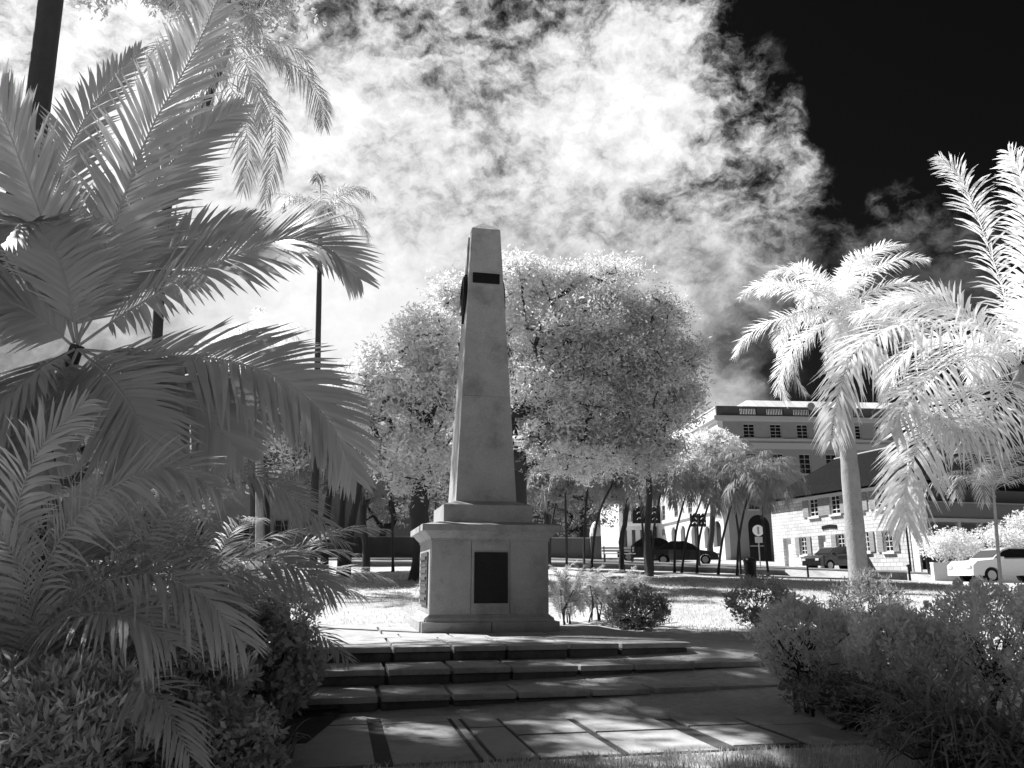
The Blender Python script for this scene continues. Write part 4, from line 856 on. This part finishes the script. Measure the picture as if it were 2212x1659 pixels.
smallpalm(1592, 1248, [(1596, 1170), (1606, 1110), (1620, 1062)], 34, 'small palm just left of the black litter bin', 'fronddark')
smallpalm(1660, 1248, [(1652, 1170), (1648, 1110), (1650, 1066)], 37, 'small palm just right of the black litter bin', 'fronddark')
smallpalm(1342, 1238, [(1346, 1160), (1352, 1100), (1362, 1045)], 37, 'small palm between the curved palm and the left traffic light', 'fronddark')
smallpalm(1395, 1240, [(1390, 1160), (1384, 1100), (1376, 1035)], 38.5, 'small palm directly behind the left traffic light', 'fronddark')
smallpalm(1505, 1240, [(1510, 1170), (1524, 1110), (1545, 1050)], 37, 'small palm leaning right near the arcade traffic light', 'fronddark')
smallpalm(1600, 1244, [(1596, 1160), (1588, 1100), (1578, 1040)], 38, 'small palm leaning left behind the litter bin', 'fronddark')
smallpalm(1262, 1232, [(1262, 1160), (1266, 1090), (1274, 1030)], 38, 'small palm standing before the grey boundary wall', 'fronddark')
smallpalm(1150, 1225, [(1140, 1150), (1132, 1050), (1128, 985)], 38, 'sunlit palm close against the right edge of the obelisk', 'frondbright', L=1.9)
smallpalm(1188, 1232, [(1190, 1150), (1205, 1060), (1216, 985)], 39, 'sunlit palm leaning right beyond the palm at the obelisk edge', 'frondbright', L=1.9)
smallpalm(935, 1228, [(940, 1120), (942, 1040), (944, 975)], 39, 'sunlit palm showing left of the obelisk shaft', 'frondbright', L=1.9)
smallpalm(849, 1237, [(848, 1150), (846, 1100), (844, 1055)], 33, 'slim palm standing alone left of the obelisk plinth', 'fronddark', L=1.7)
smallpalm(700, 1232, [(703, 1150), (710, 1080), (722, 1010)], 30, 'dark palm, leftmost of the cluster of thick trunks', 'fronddark', tr=(.16, .11), L=1.9)
smallpalm(736, 1236, [(737, 1150), (741, 1080), (745, 1000)], 31, 'dark upright palm in the middle of the cluster of thick trunks', 'fronddark', tr=(.14, .1), L=1.9)
smallpalm(747, 1236, [(757, 1150), (771, 1080), (785, 1010)], 29, 'dark palm leaning right, rightmost of the cluster of thick trunks', 'fronddark', tr=(.15, .1), L=2.0)
smallpalm(580, 1220, [(578, 1150), (577, 1100), (575, 1040)], 30, 'dark palm in front of the old building window', 'fronddark', tr=(.12, .09), L=1.9)
# ---- near palms, left
near = 'near palms at the left'
palm('near_palm', 'large near palm at the upper left with broad shaded fronds', 'palm tree', G(70, 6.6), P(168, 745, 6.5), fronds=2, L=1.9, ll=.70, lw=.042, nl=104, env=lambda t: np.minimum(1, .45 + 2.5 * t) * (1 - .78 * t ** 3), sag=90, elr=(30, 80), tr=(.075, .06), m='frond', tm='darktrunk', group=near, split=True, shaft=False, az0=150, droop=.17, ang=50,
    trunkpts=[G(60, 6.7), P(75, 1200, 6.6), P(95, 1030, 6.6), P(133, 847, 6.55), P(168, 745, 6.5)], extra=[
    (hand([(168, 745, 6.5), (205, 610, 6.3), (248, 480, 6.2), (320, 290, 6.1), (400, 150, 6.1), (465, 10, 6.2), (500, -90, 6.3)]), (.1, -1, .1)),
    (hand([(160, 740, 6.5), (135, 620, 6.2), (92, 480, 6.0), (45, 350, 5.8), (5, 250, 5.7), (-50, 130, 5.6)]), (-.1, -1, .2)),
    (hand([(172, 745, 6.4), (250, 690, 6.2), (335, 637, 6.0), (430, 583, 5.8), (540, 540, 5.7), (630, 515, 5.6), (715, 540, 5.5), (775, 600, 5.5)]), (.1, -.9, .45)),
    (hand([(172, 755, 6.4), (300, 765, 6.1), (440, 772, 5.9), (550, 795, 5.7), (640, 840, 5.6), (715, 915, 5.5), (765, 1030, 5.5)]), (.2, -.9, .3)),
    (hand([(160, 750, 6.5), (90, 690, 6.2), (10, 650, 5.9), (-80, 650, 5.7)]), (0, -.9, .4)),
    (hand([(160, 755, 6.4), (80, 800, 6.0), (0, 880, 5.7), (-60, 1000, 5.6)]), (-.2, -.9, .3)),
    (hand([(168, 755, 6.4), (120, 860, 6.0), (60, 980, 5.8), (20, 1110, 5.7)]), (-.1, -1, .2)),
    (hand([(170, 755, 6.4), (240, 820, 5.9), (300, 910, 5.6), (330, 1040, 5.5)]), (.1, -1, .2)),
    (hand([(172, 755, 6.4), (290, 800, 6.0), (420, 870, 5.8), (520, 980, 5.7)]), (.1, -.9, .4)),
    (hand([(160, 740, 6.6), (110, 560, 6.9), (130, 380, 7.2), (200, 230, 7.4), (300, 110, 7.5)]), (.1, -1, .1)),
    (hand([(165, 740, 6.5), (230, 580, 6.6), (310, 430, 6.7), (420, 300, 6.8), (520, 230, 6.9)]), (.2, -1, .2)),
    (hand([(165, 740, 6.6), (260, 610, 7.0), (400, 520, 7.3), (560, 470, 7.6)]), (.1, -.9, .3))])
def clump(label, u, y, v0, n, L, spreads, m='frond', ll=.4, lw=.03, extra=(), nl=40, name='clumping_palm', lean=.35, el=(35, 85), sag=95, grp=near):
    base = G(u, y); o = empty(name, base, label, 'palm', grp)
    fl = [(arc(base + np.array([rng.normal(0, lean * .4), rng.normal(0, lean * .3), .1 + rng.random() * .3]), random.uniform(*spreads), random.uniform(*el), L * random.uniform(.65, 1.05), sag * random.uniform(.8, 1.2)), (0, -.35, .95)) for _ in range(n)] + list(extra)
    acc = Acc()
    for k in range(6): b = base + np.array([rng.normal(0, .15), rng.normal(0, .15), -.1]); tube(acc, [b, b + np.array([rng.normal(0, .08), 0, .4]), b + np.array([rng.normal(0, .15), rng.normal(0, .1), .8])], np.array([.035, .03, .02]) * min(1, L / 2), 6)
    link('stem', acc.mesh('stem'), M['darktrunk'], o, local=False)
    for p_, nr in fl:
        t0 = unit(np.array(p_[-1]) - np.array(p_[0]))
        if abs(np.dot(t0, unit(np.array(nr, float)))) > .9: nr = (.2, -.9, .3)
        acc = Acc(); frond_geo(acc, p_, int(nl * 1.4), ll * 1.1, lw * .8, nr, 50, .3, rach=.008, plume=.25); link('frond', acc.mesh('frond'), M[m], o, local=False)
    return o
clump('feathery clumping palm at the left whose lit frond reaches towards the plinth', 330, 7.6, 0, 18, 2.3, (65, 300), 'frond', .42, .035, extra=[
    (hand([(250, 1230, 7.4), (310, 1120, 7.3), (400, 1045, 7.2), (490, 1020, 7.1), (570, 1035, 7.0), (640, 1080, 7.0), (708, 1140, 7.0)]), (.1, -.6, .8)),
    (hand([(300, 1330, 7.3), (380, 1260, 7.2), (480, 1220, 7.1), (570, 1210, 7.0), (650, 1232, 6.9), (722, 1275, 6.9)]), (.1, -.7, .7)),
    (hand([(250, 1200, 7.3), (240, 1060, 7.3), (290, 930, 7.3), (380, 850, 7.3), (480, 820, 7.3)]), (.1, -.9, .3)),
    (hand([(280, 1230, 7.3), (350, 1100, 7.2), (430, 970, 7.1), (540, 900, 7.0), (640, 890, 6.9)]), (.1, -.9, .4))])
clump('dense shaded palm clump filling the left edge', 60, 5.6, 0, 20, 2.2, (0, 360), 'frond', .4, .03, el=(40, 88), extra=[
    (hand([(60, 1350, 5.4), (120, 1180, 5.2), (230, 1060, 5.0), (360, 1010, 4.9), (470, 1060, 4.8)]), (.1, -.8, .5)),
    (hand([(60, 1350, 5.4), (30, 1150, 5.2), (80, 980, 5.0), (180, 870, 5.0)]), (0, -1, .2)),
    (hand([(80, 1380, 5.4), (200, 1270, 5.2), (330, 1240, 5.0), (440, 1290, 4.9), (520, 1380, 4.9)]), (.1, -.7, .7)),
    (hand([(60, 1380, 5.4), (160, 1330, 5.0), (270, 1330, 4.8), (370, 1390, 4.7)]), (.1, -.6, .8))])
clump('lower clumping palm between the near palm trunk and the shrubs', 240, 6.6, 0, 18, 1.7, (60, 310), 'frond', .34, .03, el=(30, 85))
clump('palm clump behind the near palm trunk, reaching to the left edge', -30, 8.5, 0, 18, 3.2, (0, 360), 'frond', .45, .035, el=(45, 88))
clump('tall feathery palm clump filling the gap behind the near palm', 260, 9.5, 0, 20, 3.3, (0, 360), 'frond', .45, .035, el=(45, 88))
clump('feathery palm clump behind the shrubs beside the steps', 430, 9.5, 0, 16, 2.1, (0, 360), 'frond', .36, .03, el=(35, 85))
clump('bushy palm clump in the middle of the left foliage', 150, 8.0, 0, 18, 2.9, (0, 360), 'frond', .45, .03, el=(40, 88), sag=80)
clump('bushy palm clump in front of the old building', 430, 11.5, 0, 20, 3.0, (0, 360), 'frond', .45, .035, el=(40, 88), sag=80)
# ================================================================== SHRUBS
def sh(u, v, y, rx, rz, ry=None): return P(u, v, y), np.array([rx / FPX * y, (ry or rx / FPX * y), rz / FPX * y])
def mkbush(name, label, u, v, y, rx, rz, n, per, leaf, crad, m, group=None, base=None, **k):
    c, r = sh(u, v, y, rx, rz); b = G(base if base else u, y); return bush(name, label, b, c, r, n, per, leaf, crad, m, group=group, **k)
lg = 'shrubs beside the steps at the left'
mkbush('shrub', 'broad leaved dark shrub beside the left end of the steps', 560, 1440, 8.0, 115, 110, 150, 48, .08, .13, 'leafmid', lg, asp=.55)
mkbush('shrub', 'dark tangled shrub in front of the palm clumps at the lower left', 380, 1500, 6.4, 150, 110, 160, 60, .10, .14, 'leaf', lg, asp=.24, spray=.55)
mkbush('shrub', 'small pale shrub at the upper end of the shrub row, by the lawn', 625, 1320, 11.3, 65, 45, 60, 26, .07, .10, 'leaf', lg, asp=.4)
mkbush('shrub', 'pale tufted shrub under the arching low frond', 590, 1280, 12.5, 50, 45, 50, 26, .07, .10, 'leaf', lg, asp=.35)
mkbush('shrub', 'dark shrub in the bottom left corner', 130, 1560, 5.0, 190, 120, 160, 60, .09, .13, 'leaf', lg, asp=.24, spray=.55)
mkbush('shrub', 'low dark shrub at the bottom edge left of the paving', 470, 1610, 5.6, 130, 80, 110, 44, .055, .12, 'leafmid', lg, asp=.5)
mkbush('shrub', 'shrub with mixed leaves under the palm clumps', 250, 1400, 6.2, 160, 110, 150, 60, .09, .14, 'leaf', lg, asp=.24, spray=.55)
strap_plant('strap_leaved_plant', 'dark strap leaved plant in front of the lower left shrubs', G(300, 4.7), 60, .75, .03, m='leafmid', group='strap leaved plants')
strap_plant('strap_leaved_plant', 'strap leaved plant close to the left end of the lowest step', G(560, 7.0), 45, .6, .035, m='leafdark', group='strap leaved plants')
strap_plant('strap_leaved_plant', 'strap leaved plant in the extreme bottom left corner', G(60, 4.4), 50, .8, .035, m='leafdark', group='strap leaved plants')
rg = 'rounded bushes on the right'
mkbush('rounded_bush', 'soft rounded bush on bare stems nearest the right end of the steps', 1735, 1380, 9.6, 106, 78, 170, 60, .06, .12, 'leafbright', rg, stems=7, asp=.35, spray=.55)
mkbush('rounded_bush', 'dark rounded bush on a single stem at the centre of the right bed', 1945, 1400, 8.6, 98, 74, 170, 60, .06, .12, 'leafbright', rg, stems=3, asp=.4, spray=.55)
mkbush('rounded_bush', 'small rounded bush behind the two larger ones on the right', 1640, 1300, 14.2, 72, 55, 110, 40, .07, .13, 'leafmid', rg, asp=.35, spray=.55)
mkbush('rounded_bush', 'pale feathery bush at the foot of the big palm trunk', 1880, 1300, 13.0, 85, 60, 120, 40, .07, .13, 'leafmid', rg, asp=.3, spray=.55)
mkbush('rounded_bush', 'dark ball shaped bush on the lawn right of the plinth', 1378, 1318, 16.0, 68, 44, 110, 40, .07, .12, 'leafdark', rg, asp=.45, spray=.55)
mkbush('flowering_bush', 'tall bush with pale flowers at the right edge', 2140, 1378, 8.3, 125, 108, 170, 50, .06, .14, 'leafbright', stems=6, flowers=34, asp=.35, spray=.55)
mkbush('shrub', 'low dark shrub in the bottom right corner', 2080, 1585, 6.6, 190, 40, 90, 26, .06, .12, 'leafdark', 'low growth in the right bed', asp=.3)
mkbush('shrub', 'low dark growth under the rounded bushes', 1850, 1500, 8.8, 170, 36, 90, 26, .06, .1, 'leafdark', 'low growth in the right bed', asp=.35)
strap_plant('grassy_plant', 'fountain of long narrow leaves low in the right bed', G(2060, 6.9), 200, 1.4, .02, sag=110, elr=(30, 85), m='leafdark', group='fountain grasses')
strap_plant('grassy_plant', 'fountain of long narrow leaves at the right edge under the flowering bush', G(2210, 6.4), 150, 1.35, .022, sag=110, elr=(30, 85), m='leafdark', group='fountain grasses')
strap_plant('spiky_plant', 'spiky pale leaved plant left of the big palm trunk foot', G(1800, 15), 26, .75, .05, sag=40, elr=(25, 75), m='leaf', group='spiky plants')
strap_plant('spiky_plant', 'spiky striped leaved plant between the palm trunk and the white car', G(2080, 11.5), 30, 1.0, .06, sag=40, elr=(25, 75), m='leafmid', group='spiky plants')
strap_plant('spiky_plant', 'spiky leaved plant beside the flowering bush at the right', G(2010, 12.5), 26, .8, .055, sag=40, elr=(25, 75), m='leafmid', group='spiky plants')
for (u, y, lb) in ((1222, 17.0, 'feathery low palm shoots against the right side of the plinth'), (1285, 17.6, 'feathery low palm shoots second from the plinth'), (1358, 17.2, 'feathery tall palm shoots behind the dark ball shaped bush')):
    clump(lb, u, y, 0, 20, 1.05, (0, 360), 'leafmid', .17, .022, nl=26, name='low_palm', lean=.5, el=(45, 88), sag=60, grp='low feathery palms right of the plinth')
# sunlit hedge at the right
hg_ = 'sunlit hedges before the verandah'
for (u, v, y, rx, rz, lb) in ((2050, 1178, 42.3, 60, 30, 'bright bushy hedge next to the corner of the white house'), (2150, 1180, 42.3, 60, 38, 'bright bushy hedge behind the white car'), (2230, 1150, 42.3, 50, 48, 'taller bright hedge at the right edge of the verandah')):
    mkbush('hedge', lb, u, v, y, rx, rz, 110, 45, .16, .4, 'leafbright', hg_, asp=.4)
# ================================================================== GRASS
def grass(name, n, region, h, m, wd=.006, cond=None):
    x = rng.uniform(region[0], region[1], n); y = region[2] + (region[3] - region[2]) * rng.random(n)
    if cond is not None: k = cond(x, y); x = x[k]; y = y[k]
    z = np.array([gz(a, b) for a, b in zip(x, y)]); b = np.stack([x, y, z - .01], 1); n = len(x)
    L = h * rng.uniform(.5, 1.3, n)[:, None]; lean = rng.normal(0, .35, (n, 2)); th = rng.uniform(0, np.pi, n); s = np.stack([np.cos(th), np.sin(th), 0 * th], 1) * wd
    mid = b + np.concatenate([lean * L * .3, L * .6], 1); tip = b + np.concatenate([lean * L * .9, L * .95], 1)
    V = np.stack([b - s, b + s, mid + s * .7, mid - s * .7, tip + s * .1, tip - s * .1], 1).reshape(-1, 3); base = np.arange(n)[:, None] * 6
    F = np.concatenate([base + np.array([0, 1, 2, 3]), base + np.array([3, 2, 4, 5])], 0)
    return tag(link(name, arr_mesh(name, V, F), M[m]), kind='stuff')
ca, sa = math.cos(A0), math.sin(A0)
def locxy(x, y): return (x - MO[0]) * ca + (y - MO[1]) * sa, -(x - MO[0]) * sa + (y - MO[1]) * ca
def notpav(x, y):
    lx, ly = locxy(x, y); return ~((lx > -3.5) & (lx < 3.66) & (ly > -7.08 + .05 * np.sin(lx * 9)) & (ly < 3)) & ~((lx < 5.2) & (lx > -3.6) & (ly > -4.6) & (ly < 3.0))
tag(grass('grass', 26000, (-1.2, 6.0, 5.2, 8.6), .06, 'blade', .004, notpav), 'short blades of grass along the front edge of the paving', 'grass')
tag(grass('lawn_grass', 60000, (-9, 14, 10.5, 30), .05, 'blade', .007, lambda x, y: notpav(x, y) & (y > 12.3)), 'mown lawn grass around the monument', 'grass')
